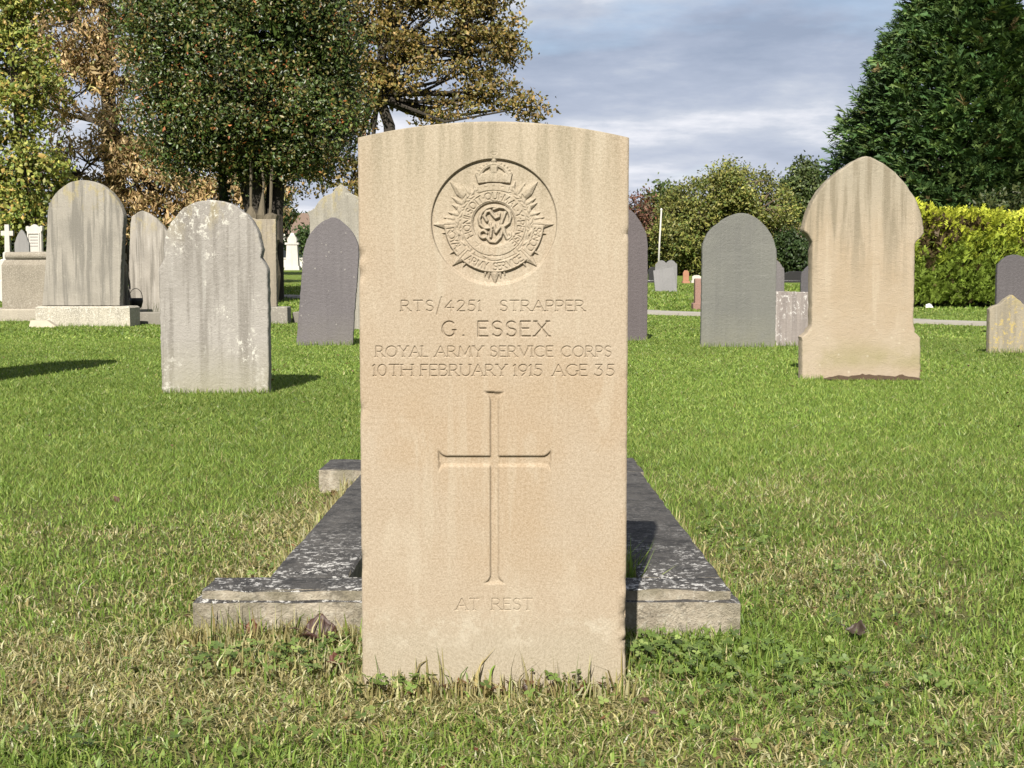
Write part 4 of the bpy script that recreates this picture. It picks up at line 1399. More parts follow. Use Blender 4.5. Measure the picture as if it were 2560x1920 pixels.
def tree(name, label, base, lobes, pal, wts, ncl, per, leafL, leafW, seed, trunk=None, trunk_r=0.18, mat=None, bark=None, spread=0.28, shell=0.55, droop=0.0, twigs=True, flat=0.75, cat='tree', group=None, nlimb=2, twig_r=0.012, clump=0.22, up=0.35, fill=0, stems=()):
    rs = np.random.RandomState(seed)
    base = np.array(base, float)
    t = thing(name, label, cat, tuple(base), 0, group)
    lob = np.array(lobes, float)
    lc = lob[:, :3] - base
    lr = lob[:, 3:6]
    tb = MB()
    trunk = [np.array(p, float) - base for p in trunk]
    nt = len(trunk)
    tb.tube([p for p in trunk], [trunk_r * (1.25 if i == 0 else 1 - 0.45 * i / (nt - 1)) for i in range(nt)], 10)
    for sp_ in stems:
        tb.tube([np.array(p, float) - base for p in sp_], [trunk_r * 0.7, trunk_r * 0.55, trunk_r * 0.4], 8)
    tops = trunk[max(1, nt // 2):]
    anchors = []
    for c, r in zip(lc, lr):
        cand = [p for p in tops if p[2] < c[2] + 0.3] or [tops[0]]
        p = min(cand, key=lambda q: np.linalg.norm(q - c))
        for q in range(nlimb):
            e = c + rs.normal(0, 0.28, 3) * r if q else c
            mid = (p + e) / 2 + rs.normal(0, 0.12, 3) * np.linalg.norm(e - p) * 0.5 + np.array([0, 0, -0.06 * np.linalg.norm(e - p)])
            q1 = p * 0.7 + mid * 0.3 + rs.normal(0, 0.04, 3)
            rr = trunk_r * rs.uniform(0.3, 0.5)
            tb.tube([p, q1, mid, e], [rr, rr * 0.8, rr * 0.55, rr * 0.28], 6)
            anchors += [mid, e, (mid + e) / 2]
    anchors = np.array(anchors)
    wl = np.prod(lr, 1) ** (2 / 3)
    k = rs.choice(len(lc), ncl, p=wl / wl.sum())
    d = unit(rs.normal(0, 1, (ncl, 3)))
    rad = shell + (1 - shell) * rs.rand(ncl) ** 0.6
    cc = lc[k] + d * lr[k] * rad[:, None]
    cc[:, 2] = np.maximum(cc[:, 2], 0.15)
    if twigs:
        for i in range(ncl):
            j = np.argmin(np.sum((anchors - cc[i]) ** 2, 1))
            a = anchors[j]
            mm = (a + cc[i]) / 2 + rs.normal(0, 0.06, 3)
            tb.tube([a, mm, cc[i] + unit(cc[i] - a) * 0.1], [twig_r * 1.8, twig_r, twig_r * 0.4], 3)
    tb.build('trunk', bark or M_BARK, t)
    n = ncl * per
    ci = np.repeat(np.arange(ncl), per)
    P = cc[ci] + rs.normal(0, 1, (n, 3)) * np.array([spread, spread, spread * flat])
    out = unit(P - lc[k][ci])
    Nn = unit(out * 0.6 + rs.normal(0, 0.6, (n, 3)) + np.array([0, -0.1, up]))
    D = unit(rs.normal(0, 1, (n, 3)) + np.array([0, 0, -droop]))
    cl = pick_cols(rs, n, pal, wts) * (1.0 if mat else 1.22)
    cl *= (1 + rs.normal(0, clump, ncl))[ci][:, None].clip(0.5, 1.7)
    sz = np.exp(rs.normal(0, 0.22, n))
    if fill:      # oversized leaves in the dark greens, added inside the crown to block sky
        kf = rs.choice(len(lc), fill, p=wl / wl.sum())
        Pf = lc[kf] + unit(rs.normal(0, 1, (fill, 3))) * lr[kf] * (0.75 * rs.rand(fill) ** 0.4)[:, None]
        P = np.concatenate([P, Pf])
        D = np.concatenate([D, rs.normal(0, 1, (fill, 3))])
        Nn = np.concatenate([Nn, unit(rs.normal(0, 1, (fill, 3)))])
        sz = np.concatenate([sz, np.full(fill, 3.0)])
        cl = np.concatenate([cl, pick_cols(rs, fill, pal[:2], wts[:2])])
    V, F, Cc = leaf_cards(P, D, Nn, leafL * sz, leafW * sz, cl)
    mesh_obj('crown', V, F, mat or M_LEAF, t, col=Cc)
    return t


# holly with a dense dark crown
tree('holly_tree', 'dense dark green holly tree with a square-cut ball crown at left', (-4.85, 26.0, 0.12),
     [(-5.05, 26, 4.9, 2.2, 2.0, 2.1), (-6.1, 25.9, 3.6, 1.15, 1.3, 1.0), (-4.0, 25.9, 3.5, 1.25, 1.3, 1.0), (-5.0, 26.6, 3.2, 1.9, 1.0, 0.7), (-4.5, 25.7, 2.85, 0.95, 0.8, 0.5), (-5.7, 25.7, 2.95, 0.9, 0.8, 0.5), (-6.2, 26, 5.4, 1.15, 1.4, 1.4), (-3.85, 26, 5.4, 1.1, 1.4, 1.5), (-5.1, 25.4, 3.6, 1.3, 1.1, 0.95), (-5.0, 26, 6.6, 1.9, 1.8, 1.3), (-3.35, 26, 4.4, 0.6, 0.8, 0.9)],
     [(0.055, 0.095, 0.018), (0.085, 0.135, 0.027), (0.135, 0.15, 0.037), (0.21, 0.17, 0.05), (0.42, 0.15, 0.045)], [3, 4, 3, 2.2, 0.4], 1400, 70, 0.075, 0.038, 11,
     trunk=[(-4.75, 26, 0.05), (-4.8, 26, 1.4), (-4.9, 26, 2.6), (-5.0, 26, 4.0), (-5.05, 26, 5.4)], trunk_r=0.2, mat=M_HOLLY, bark=M_BARKD, spread=0.17, shell=0.62, flat=0.9, clump=0.25, fill=7000, stems=[[(-4.5, 26.1, 0), (-4.47, 26.1, 1.8), (-4.3, 26.1, 3.6)], [(-4.6, 26.2, 0), (-4.62, 26.2, 1.8), (-4.5, 26.2, 3.8)], [(-4.95, 26.1, 0), (-4.98, 26.1, 1.8), (-5.4, 26.1, 3.8)]])
# its side stems
t = thing('ivy_clad_stem', 'thin ivy-covered stem standing under the left part of the holly crown', 'tree', (-5.55, 26.4, 0.12))
b = MB()
b.tube([(0, 0, -0.1), (0.02, 0, 1.2), (-0.02, 0, 2.2), (-0.1, 0, 3.6)], [0.12, 0.09, 0.08, 0.06], 9)
b.build('trunk', M_BARKD, t)
rs = np.random.RandomState(31)
n = 900
a = rs.rand(n) * 6.28
P = np.stack([0.11 * np.cos(a), 0.11 * np.sin(a), rs.rand(n) * 3.1], -1) + rs.normal(0, 0.03, (n, 3))
V, F, Cc = leaf_cards(P, rs.normal(0, 1, (n, 3)) + [0, 0, -0.6], np.stack([np.cos(a), np.sin(a), 0.3 + 0 * a], -1) + rs.normal(0, 0.3, (n, 3)), 0.08 * np.ones(n), 0.07 * np.ones(n), pick_cols(rs, n, [(0.04, 0.075, 0.02), (0.09, 0.12, 0.04)], [2, 1]))
mesh_obj('ivy', V, F, M_LEAF, t, col=Cc)
t = thing('pollarded_stump', 'pale knobbly forked stump under the right part of the holly crown', 'tree', (-4.62, 25.3, 0.11))
b = MB()
rk = random.Random(12)
for sx_, r0, top_h in ((-0.17, 0.09, 1.72), (0.0, 0.07, 1.95), (0.19, 0.10, 1.6)):
    zs_ = [-0.1, 0.5, 1.0, 1.15, 1.3, 1.4, 1.5, 1.6, top_h + 0.05, top_h + 0.2, top_h + 0.9]
    zs_ = sorted(zs_)
    b.tube([(sx_ + rk.uniform(-0.04, 0.04), rk.uniform(-0.03, 0.03), z) for z in zs_], [r0 * (rk.uniform(0.8, 1.5) if z <= top_h else 0.28) for z in zs_], 9)
b.build('trunk', bark_mat('pale_knobbly_bark', (0.15, 0.125, 0.085)), t)

# horse chestnut turning brown
tree('chestnut_tree', 'brown autumn chestnut tree spreading behind the holly at left', (-11.0, 37.0, 0.4),
     [(-11.6, 37, 7.4, 1.7, 1.6, 1.5), (-10.4, 37, 8.6, 1.7, 1.6, 1.4), (-12.2, 37, 5.6, 1.2, 1.3, 1.1), (-10.2, 36.8, 6.2, 1.2, 1.2, 0.9), (-10.0, 36, 4.3, 1.3, 1.2, 0.8), (-11.3, 36, 3.3, 1.5, 1.2, 1.0), (-9.3, 36, 2.9, 1.7, 1.1, 0.8), (-7.4, 36, 2.4, 1.4, 1.0, 0.8), (-10.6, 36, 2.3, 1.7, 1.0, 0.8), (-8.6, 36.2, 1.9, 1.8, 0.9, 0.7), (-8.2, 37, 8.5, 1.6, 1.4, 1.5), (-7.0, 36, 2.9, 0.9, 0.9, 0.7)],
     [(0.48, 0.32, 0.15), (0.60, 0.45, 0.22), (0.31, 0.21, 0.095), (0.38, 0.36, 0.14)], [4, 3, 2, 1.4], 640, 62, 0.16, 0.052, 12,
     trunk=[(-10.6, 37, 0.3), (-10.7, 37, 2.2), (-10.8, 37, 4.5), (-10.9, 37, 6.8), (-10.8, 37, 8.6)], trunk_r=0.26, spread=0.21, droop=0.9, shell=0.45, flat=0.6, clump=0.28)
# yellowing green tree at the left edge
tree('maple_tree', 'yellow-green tree with sky showing through at the left edge', (-11.6, 32.5, 0.28),
     [(-11.3, 32.2, 2.9, 0.95, 1.1, 0.9), (-12.4, 32.2, 3.2, 1.1, 1.2, 1.2), (-12.1, 32.4, 4.4, 1.2, 1.2, 0.8), (-11.9, 32.5, 5.9, 0.9, 1.0, 0.9), (-12.6, 32.5, 7.0, 1.2, 1.2, 1.0), (-11.2, 32.5, 7.2, 0.9, 1.0, 0.7), (-11.6, 32.0, 2.0, 0.9, 0.9, 0.7), (-12.8, 32, 1.7, 1.1, 1.0, 0.9), (-11.0, 32.4, 5.0, 0.45, 0.6, 0.5)],
     [(0.28, 0.32, 0.068), (0.41, 0.41, 0.10), (0.16, 0.225, 0.047), (0.54, 0.38, 0.11)], [4, 3, 2.5, 1.2], 380, 62, 0.11, 0.07, 13,
     trunk=[(-11.25, 32.5, 0.2), (-11.4, 32.5, 1.6), (-11.6, 32.5, 3.4), (-11.7, 32.5, 5.2), (-11.9, 32.5, 7.0)], trunk_r=0.15, spread=0.18, shell=0.45, flat=0.8)


def P46(u, v):
    return ((u - 1280) * 0.01353, 0.595 + (690 - v) * 0.01353)


lob = []
for u, v, r, f in ((950, 100, 1.5, 1), (1090, 55, 1.7, 1), (1190, 150, 1.15, 1), (1225, 60, 1.0, 1), (1050, 190, 1.15, 0.8), (1150, 262, 0.85, 0.6), (1232, 235, 0.7, 0.6), (1315, 275, 0.72, 0.6), (930, 225, 1.1, 0.9), (900, 30, 1.3, 1), (1060, -90, 2.0, 1), (1225, -70, 1.3, 1), (1275, 130, 0.55, 0.9), (1090, 300, 0.7, 0.5), (870, 320, 0.8, 0.8), (830, 430, 0.9, 0.9), (760, 400, 0.9, 0.9), (735, 455, 0.6, 0.7), (880, 470, 0.8, 0.9), (1160, 0, 1.1, 1)):
    x, z = P46(u, v)
    lob.append((x, 46.0, z, r, r, r * f))
tree('lime_tree', 'tall open lime tree with olive-brown autumn leaves rising behind the war headstone', (-4.3, 46.0, 0.68), lob,
     [(0.23, 0.18, 0.052), (0.30, 0.21, 0.065), (0.17, 0.165, 0.045), (0.37, 0.24, 0.085)], [4, 3, 3, 1.4], 600, 54, 0.14, 0.085, 14,
     trunk=[(-4.0, 46, 0.6), (-4.05, 46, 3.0), (-4.1, 46, 5.6), (-4.45, 46, 6.6), (-4.3, 46, 8.3), (-3.6, 46, 9.8)], trunk_r=0.24, bark=M_BARKD, spread=0.25, shell=0.45, flat=0.55, droop=0.4, nlimb=3, twig_r=0.016, clump=0.25)
tree('evergreen_shrub', 'dark green shrub beside the far bungalow, between the square slab and the purple slate', (-9.0, 55.0, 0.9),
     [(-9.75, 55, 2.5, 0.45, 0.6, 0.9), (-9.5, 55, 3.3, 0.55, 0.7, 0.7), (-8.25, 55, 1.9, 0.3, 0.5, 0.6), (-9.9, 55, 3.9, 0.6, 0.7, 0.6)], [(0.05, 0.09, 0.024), (0.09, 0.13, 0.038)], [2, 1], 170, 55, 0.13, 0.09, 15,
     trunk=[(-9.0, 55, 0.8), (-9.0, 55, 1.6), (-9.1, 55, 2.6)], trunk_r=0.1, spread=0.22, twigs=False, cat='shrub')

# rounded golden-olive tree on the right and its neighbours
lob = []
rs = np.random.RandomState(4)
for u, v, r in ((1815, 580, 1.55), (1730, 590, 1.25), (1900, 580, 1.25), (1780, 500, 1.15), (1860, 490, 1.1), (1815, 465, 0.8), (1700, 530, 0.75), (1925, 520, 0.7), (1680, 600, 0.8), (1955, 600, 0.7), (1760, 640, 1.0), (1880, 650, 1.0), (1690, 650, 0.7)):
    x, z = ((u - 1280) * 0.01294, 0.595 + (690 - v) * 0.01294)
    lob.append((x, 44 + rs.uniform(-0.5, 0.5), z, r, r, r * 0.85))
tree('rounded_tree', 'low domed golden-olive tree behind the green slate headstone', (6.9, 44.0, 0.62), lob,
     [(0.20, 0.22, 0.052), (0.265, 0.26, 0.066), (0.125, 0.17, 0.038), (0.33, 0.305, 0.088)], [4, 3, 3, 1.2], 700, 62, 0.10, 0.055, 16,
     trunk=[(6.9, 44, 0.5), (6.9, 44, 1.1), (6.95, 44, 1.8), (6.9, 44, 2.6)], trunk_r=0.22, bark=M_TWIG, spread=0.17, shell=0.55, clump=0.25, nlimb=4)
tree('green_shrub', 'dark green shrub mass left of the domed tree, behind the white pole', (4.9, 47.0, 0.72),
     [(4.9, 47, 2.0, 0.9, 0.8, 0.9), (5.6, 47, 2.4, 0.9, 0.8, 1.0), (4.4, 47, 1.6, 0.7, 0.7, 0.7), (5.2, 47, 3.1, 0.5, 0.6, 0.6), (5.3, 46.3, 1.3, 1.2, 0.7, 0.6)], [(0.065, 0.105, 0.028), (0.11, 0.14, 0.036), (0.15, 0.15, 0.045)], [3, 2, 1], 220, 55, 0.13, 0.09, 17,
     trunk=[(5, 47, 0.6), (5, 47, 1.2), (5, 47, 2.0)], trunk_r=0.1, spread=0.22, twigs=False, cat='shrub')
tree('copper_shrub', 'reddish thin-leaved shrub with bare twigs just right of the war headstone', (4.1, 45.0, 0.65),
     [(4.0, 45, 2.3, 0.55, 0.5, 0.9), (4.45, 45, 2.6, 0.45, 0.5, 0.8), (3.6, 45, 2.2, 0.5, 0.5, 0.9)], [(0.15, 0.055, 0.035), (0.2, 0.1, 0.06), (0.12, 0.08, 0.05)], [2, 2, 1], 120, 18, 0.11, 0.06, 18,
     trunk=[(4.1, 45, 0.6), (4.1, 45, 1.2), (4.1, 45, 2.0)], trunk_r=0.06, bark=M_TWIG, spread=0.2, cat='shrub', nlimb=5, twig_r=0.012)
tree('small_oak_tree', 'small dark green tree between the domed tree and the big buff headstone', (11.1, 52.0, 0.83),
     [(11.1, 52, 3.9, 0.75, 0.7, 0.7), (10.7, 52, 3.2, 0.7, 0.7, 0.6), (11.5, 52, 3.1, 0.6, 0.6, 0.7), (11.2, 52, 4.5, 0.4, 0.4, 0.5), (11.35, 52, 2.2, 0.35, 0.5, 0.5)], [(0.075, 0.11, 0.032), (0.125, 0.155, 0.048)], [2, 1], 190, 50, 0.14, 0.09, 19,
     trunk=[(11.2, 52, 0.7), (11.2, 52, 1.8), (11.1, 52, 2.8), (11.1, 52, 4.0)], trunk_r=0.1, spread=0.2)
tree('clipped_evergreen', 'dark clipped evergreen bush just right of the green slate headstone', (8.75, 43.0, 0.6),
     [(8.7, 43, 1.3, 0.42, 0.4, 0.75), (8.95, 43, 1.2, 0.4, 0.4, 0.7)], [(0.035, 0.065, 0.018), (0.055, 0.085, 0.025)], [1, 1], 110, 55, 0.1, 0.06, 20,
     trunk=[(8.8, 43, 0.5), (8.8, 43, 0.8), (8.8, 43, 1.3)], trunk_r=0.08, spread=0.13, twigs=False, cat='shrub')


# conifer sprays
def sprays(P, D, L, Wd, colr, rs, k=6):
    n = len(P)
    D = unit(D)
    up = np.tile(np.array([[0, 0, 1.0]]), (n, 1)) + rs.normal(0, 0.25, (n, 3))
    S = unit(np.cross(D, up))
    Un = np.cross(S, D)
    Vs, Fs = [], []
    for i in range(k):
        t0 = 0.05 + 0.62 * i / (k - 1)
        sg = 1 if i % 2 else -1
        if i == k - 1:
            sg = 0
        a = P + D * (L * t0)[:, None]
        ln = L * (1 - 0.55 * t0) * 0.62
        tip = a + D * (ln * 0.9)[:, None] + S * (sg * Wd * (1.15 - 0.7 * t0))[:, None] + Un * (rs.normal(0, 0.12, n) * L)[:, None] - np.array([0, 0, 1.0]) * (0.10 * L * t0)[:, None]
        wv = Un * (Wd * 0.10)[:, None] + S * (Wd * 0.30 * (1 if sg == 0 else 0.75))[:, None]
        Vs.append(np.stack([a - wv, a + D * (ln * 0.35)[:, None] + wv, tip], 1))
    V = np.stack(Vs, 1).reshape(-1, 3)
    F = np.arange(len(V)).reshape(-1, 3)
    return V, F, np.repeat(colr, 3 * k, 0)


def conifer(name, label, base, prof, nsp, L, pal, wts, seed, trunk_h, yaw_asym=1.0):
    rs = np.random.RandomState(seed)
    base = np.array(base, float)
    t = thing(name, label, 'tree', tuple(base))
    b = MB()
    b.tube([(0, 0, -0.1), (0, 0, trunk_h * 0.5), (0.05, 0, trunk_h)], [0.3, 0.2, 0.03], 10)
    zz_ = np.array([p[0] for p in prof])
    rr_ = np.array([p[1] for p in prof])
    for i in range(90):
        z = rs.uniform(zz_[0] + 0.2, zz_[-1] * 0.93)
        a = rs.rand() * 6.283
        r = np.interp(z, zz_, rr_) * 0.85
        b.tube([(0, 0, z - 0.25 * r), (0.5 * r * math.cos(a), 0.5 * r * math.sin(a), z - 0.1 * r), (r * math.cos(a), r * math.sin(a), z + 0.1 * r)], [0.04, 0.025, 0.008], 4)
    b.build('trunk', M_BARKD, t)
    # boughs first, then sprays round each bough
    nb = nsp // 14
    zb = zz_[0] + (zz_[-1] - zz_[0]) * rs.rand(nb * 3)
    keep = rs.rand(nb * 3) < np.interp(zb, zz_, rr_) / rr_.max()
    zb = zb[keep][:nb]
    nb = len(zb)
    ab = rs.rand(nb) * 6.283
    lump = 1 + 0.10 * np.sin(ab * 6 + zb * 2.3) * np.sin(zb * 4.1 + ab * 2) + rs.normal(0, 0.045, nb)
    rb = np.interp(zb, zz_, rr_) * lump
    ci = np.repeat(np.arange(nb), 14)
    n = len(ci)
    fr = 1 - np.abs(rs.normal(0, 0.16, n))
    z = zb[ci] + rs.normal(0, 0.07, n)
    a = ab[ci] + rs.normal(0, 0.075, n)
    r = rb[ci] * fr
    Pp = np.stack([r * np.cos(a), r * np.sin(a), z], -1)
    Dd = np.stack([np.cos(a), np.sin(a), 0.42 + rs.normal(0, 0.28, n)], -1) + rs.normal(0, 0.28, (n, 3))
    cl = pick_cols(rs, n, pal, wts, 0.2) * (1 + rs.normal(0, 0.2, nb))[ci][:, None].clip(0.55, 1.6)
    Ls = L * np.exp(rs.normal(0, 0.25, n))
    V, F, Cc = sprays(Pp, Dd, Ls, Ls * 0.34, cl, rs)
    # dark inner growth so that the crown is closed
    n2 = nsp // 5
    z = zz_[0] + (zz_[-1] - zz_[0]) * rs.rand(n2) * 0.96
    a = rs.rand(n2) * 6.283
    r = np.interp(z, zz_, rr_) * rs.uniform(0.45, 0.8, n2)
    P2 = np.stack([r * np.cos(a), r * np.sin(a), z], -1)
    D2 = np.stack([np.cos(a), np.sin(a), 0.3 + 0 * a], -1) + rs.normal(0, 0.4, (n2, 3))
    V2, F2, C2 = sprays(P2, D2, np.full(n2, L * 2.0), np.full(n2, L * 1.0), pick_cols(rs, n2, pal, wts), rs, 4)
    mesh_obj('crown', np.concatenate([V, V2]), np.concatenate([F, F2 + len(V)]), M_CONIFER, t, col=np.concatenate([Cc, C2]))
    return t


conifer('cypress_tree', 'huge dark green cypress with feathery sprays at upper right', (9.98, 31.0, 0.24),
        [(0.2, 2.5), (1.5, 2.65), (2.9, 2.5), (4.0, 2.25), (5.0, 1.8), (6.2, 1.22), (7.0, 0.8), (7.9, 0.3), (8.4, 0.05)], 24000, 0.25,
        [(0.055, 0.115, 0.032), (0.088, 0.16, 0.042), (0.14, 0.21, 0.055), (0.18, 0.14, 0.06)], [4, 4, 2, 0.15], 41, 8.4)
tree('dark_shrub', 'dark olive rounded shrub between the cypress and the golden hedge', (9.9, 27.0, 0.15),
     [(9.9, 27, 1.55, 0.9, 0.7, 0.75), (10.6, 27, 1.6, 0.8, 0.7, 0.8), (9.3, 27, 1.3, 0.5, 0.5, 0.5)], [(0.045, 0.07, 0.018), (0.07, 0.085, 0.022)], [1, 1], 160, 60, 0.09, 0.045, 21,
     trunk=[(9.9, 27, 0.1), (9.9, 27, 0.6), (9.9, 27, 1.2)], trunk_r=0.08, spread=0.16, twigs=False, cat='shrub')

# golden conifer hedge
rs = np.random.RandomState(51)
t = thing('golden_hedge', 'bright yellow-green conifer hedge at right in front of the cypress', 'hedge', (9.0, 23.6, 0.07))
x0, x1, dpt, ht = -3.3, 5.0, 0.62, 1.5
nb = 2700
side = rs.rand(nb)
bx = rs.uniform(x0, x1, nb)
by = np.where(side < 0.6, -dpt + 0.12 * rs.rand(nb), rs.uniform(-dpt, dpt, nb))
bz = np.where(side < 0.6, rs.uniform(0.08, ht, nb), ht - 0.12 * rs.rand(nb))
by = np.where((side > 0.9), dpt - 0.1 * rs.rand(nb), by)
bz = np.where(side > 0.9, rs.uniform(0.1, ht, nb), bz)
bz = bz + 0.07 * np.sin(bx * 2.1) * (bz > ht * 0.8) + 0.05 * np.sin(bx * 5.3 + 1)
bulge = 0.10 * np.sin(bx * 3.3 + bz * 2.0) + 0.06 * np.sin(bx * 8 + bz * 5)
by = by + bulge * (side < 0.6)
ci = np.repeat(np.arange(nb), 13)
n = len(ci)
Pp = np.stack([bx[ci], by[ci], bz[ci]], -1) + rs.normal(0, 0.055, (n, 3))
Pp[:, 2] = np.clip(Pp[:, 2], 0.04, None)
Dd = np.stack([0.25 + 0 * ci, -0.5 * (side[ci] < 0.6) + 0.4 * (side[ci] > 0.9), 0.9 + 0 * ci], -1) + rs.normal(0, 0.33, (n, 3))
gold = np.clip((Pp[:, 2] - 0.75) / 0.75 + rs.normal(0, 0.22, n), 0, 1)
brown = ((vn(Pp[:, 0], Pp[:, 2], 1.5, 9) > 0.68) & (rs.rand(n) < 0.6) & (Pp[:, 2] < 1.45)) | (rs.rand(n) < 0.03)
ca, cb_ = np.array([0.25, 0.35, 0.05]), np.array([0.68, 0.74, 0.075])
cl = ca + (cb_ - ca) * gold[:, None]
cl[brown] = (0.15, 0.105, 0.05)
cl *= np.exp(rs.normal(0, 0.18, (n, 1)))
Ls = 0.145 * np.exp(rs.normal(0, 0.25, n))
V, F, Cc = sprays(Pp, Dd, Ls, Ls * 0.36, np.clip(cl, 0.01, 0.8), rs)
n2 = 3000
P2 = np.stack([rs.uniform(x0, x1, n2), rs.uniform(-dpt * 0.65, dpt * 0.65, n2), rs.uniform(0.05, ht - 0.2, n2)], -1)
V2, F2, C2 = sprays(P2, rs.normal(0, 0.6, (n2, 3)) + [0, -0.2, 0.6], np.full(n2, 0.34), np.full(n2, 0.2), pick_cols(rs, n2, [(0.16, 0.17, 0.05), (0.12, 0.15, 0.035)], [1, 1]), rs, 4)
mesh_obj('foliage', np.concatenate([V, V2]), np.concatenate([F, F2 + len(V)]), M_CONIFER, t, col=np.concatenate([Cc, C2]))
for i in range(9):
    x = x0 + 0.4 + i * 0.92
    b = MB()
    b.tube([(x, 0, -0.05), (x + 0.02, 0, 0.6), (x, 0.02, 1.3)], [0.05, 0.035, 0.012], 7)
    b.build('stem', M_BARKD, t)
# small pale litter scrap under the hedge
t = thing('white_scrap', 'small crumpled white scrap lying under the golden hedge', 'litter', (6.98, 22.75, 0.07), R(20))
b = MB()
b.add([(-0.08, 0, 0.0), (0.06, -0.02, 0.0), (0.09, 0.05, 0.02), (-0.03, 0.06, 0.03), (0.0, 0.02, 0.07), (-0.06, 0.03, 0.05), (0.05, 0.03, 0.055)], [[0, 1, 4], [1, 2, 6], [1, 6, 4], [2, 3, 6], [3, 4, 6], [3, 5, 4], [3, 0, 5], [0, 4, 5], [3, 2, 1, 0]])
b.build('scrap', plain('white_paper', (0.72, 0.72, 0.7), 0.8, 0.05), t)


# dark hedge far left and low wood on the horizon
def leaf_mass(name, label, x0, x1, y0, y1, z0, zt, n, L, pal, wts, seed, kind='stuff', cat=None):
    rs = np.random.RandomState(seed)
    x = rs.uniform(x0, x1, n)
    hgt = zt * (0.72 + 0.5 * fbm(x, x * 0 + 1.0, 0.35, seed, 4))
    z = rs.rand(n) ** 0.75 * hgt
    y = y0 + (y1 - y0) * rs.rand(n) ** 1.8 + 0.5 * (fbm(x, z, 0.8, seed + 3) - 0.5)
    P = np.stack([x, y, z0 + z], -1)
    V, F, Cc = leaf_cards(P, rs.normal(0, 1, (n, 3)), rs.normal(0, 0.7, (n, 3)) + [0, -0.6, 0.4], L * np.exp(rs.normal(0, 0.25, n)), L * 0.65 * np.exp(rs.normal(0, 0.25, n)), pick_cols(rs, n, pal, wts, 0.25))
    o = mesh_obj(name, V, F, M_LEAF, col=Cc)
    return tag(o, label, cat, kind=kind)


leaf_mass('far_hedge', 'dark evergreen hedge closing the lawn behind the stones at far left', -26, -10.3, 57.5, 60, 0.9, 2.0, 26000, 0.24, [(0.03, 0.055, 0.015), (0.05, 0.075, 0.02), (0.07, 0.06, 0.025)], [3, 2, 1], 61, kind='stuff', cat='hedge')
leaf_mass('far_wood', 'distant belt of trees and bushes along the horizon', -75, 75, 104, 112, 0.9, 4.2, 22000, 0.95, [(0.05, 0.075, 0.025), (0.09, 0.10, 0.03), (0.13, 0.10, 0.04)], [3, 2, 1], 62, kind='stuff', cat='wood')


# ------------------------------------------------------------------ grass
def in_rects(x, y, rects):
    m_ = np.zeros(len(x), bool)
    for a, b, c_, d in rects:
        m_ |= (x > a) & (x < b) & (y > c_) & (y < d)
    return m_


RECT = [(SX - HW - 0.001, SX + HW + 0.001, SY - 0.001, SY + THK), (-0.535, 0.382, 2.2, 2.33), (-0.424, -0.285, 2.3, 3.77), (0.222, 0.364, 2.3, 3.8), (-0.54, -0.06, 3.765, 4.0), (-0.06, 0.372, 3.8, 4.12),
        (-1.81, -1.25, 7.0, 7.09), (1.7, 2.4, 7.95, 8.06), (1.82, 2.38, 7.86, 7.95)]


def dryness(x, y):
    d = fbm(x, y, 1.3, 21, 4) * 0.75 + 0.22 * fbm(x, y, 6, 22, 2)
    front = np.clip((2.15 - y) / 0.3, 0, 1) * np.clip((y - 1.55) / 0.25, 0, 1) * (0.17 + 0.12 * np.clip(-x / 0.4, -1, 1))
    left = np.exp(-((x + 0.55) / 0.33) ** 2 - ((y - 2.02) / 0.2) ** 2) * 0.40
    right = np.exp(-((x - 0.62) / 0.30) ** 2 - ((y - 2.75) / 0.75) ** 2) * 0.26
    kerbl = np.exp(-((x + 0.52) / 0.10) ** 2 - ((y - 3.2) / 0.7) ** 2) * 0.30
    far = np.clip((y - 3.6) / 2.5, 0, 1)
    return d * (1 - 0.45 * far) + front + left + right + kerbl - 0.10 * far


GREENS = np.array([(0.235, 0.36, 0.06), (0.305, 0.445, 0.085), (0.155, 0.26, 0.04), (0.405, 0.49, 0.12)])
STRAWS = np.array([(0.62, 0.55, 0.27), (0.52, 0.47, 0.20), (0.70, 0.65, 0.37), (0.38, 0.31, 0.13)])


def grass_cols(rs, x, y, mix_bias=0.0):
    n = len(x)
    g = GREENS[rs.randint(0, 4, n)] * np.exp(rs.normal(0, 0.16, (n, 1)))
    s = STRAWS[rs.randint(0, 4, n)] * np.exp(rs.normal(0, 0.18, (n, 1)))
    p = np.clip((dryness(x, y) - 0.47) * 2.6 + mix_bias, 0.03, 0.84)
    m_ = (rs.rand(n) < p)[:, None]
    tone = (0.66 + 0.66 * fbm(x, y, 0.8, 33, 4))[:, None]
    c_ = np.where(m_, s, g * tone)
    return c_, m_[:, 0]


def scatter(rs, y0, y1, dens, side):
    """uniform points in the strip between distances y0..y1 that the view and a step to the side can see"""
    hw1 = 0.3765 * y1 + side
    n = int(dens * 2 * hw1 * (y1 - y0))
    x = rs.uniform(-hw1, hw1, n)
    y = rs.uniform(y0, y1, n)
    k = np.abs(x) < 0.3765 * y + side
    return x[k], y[k]


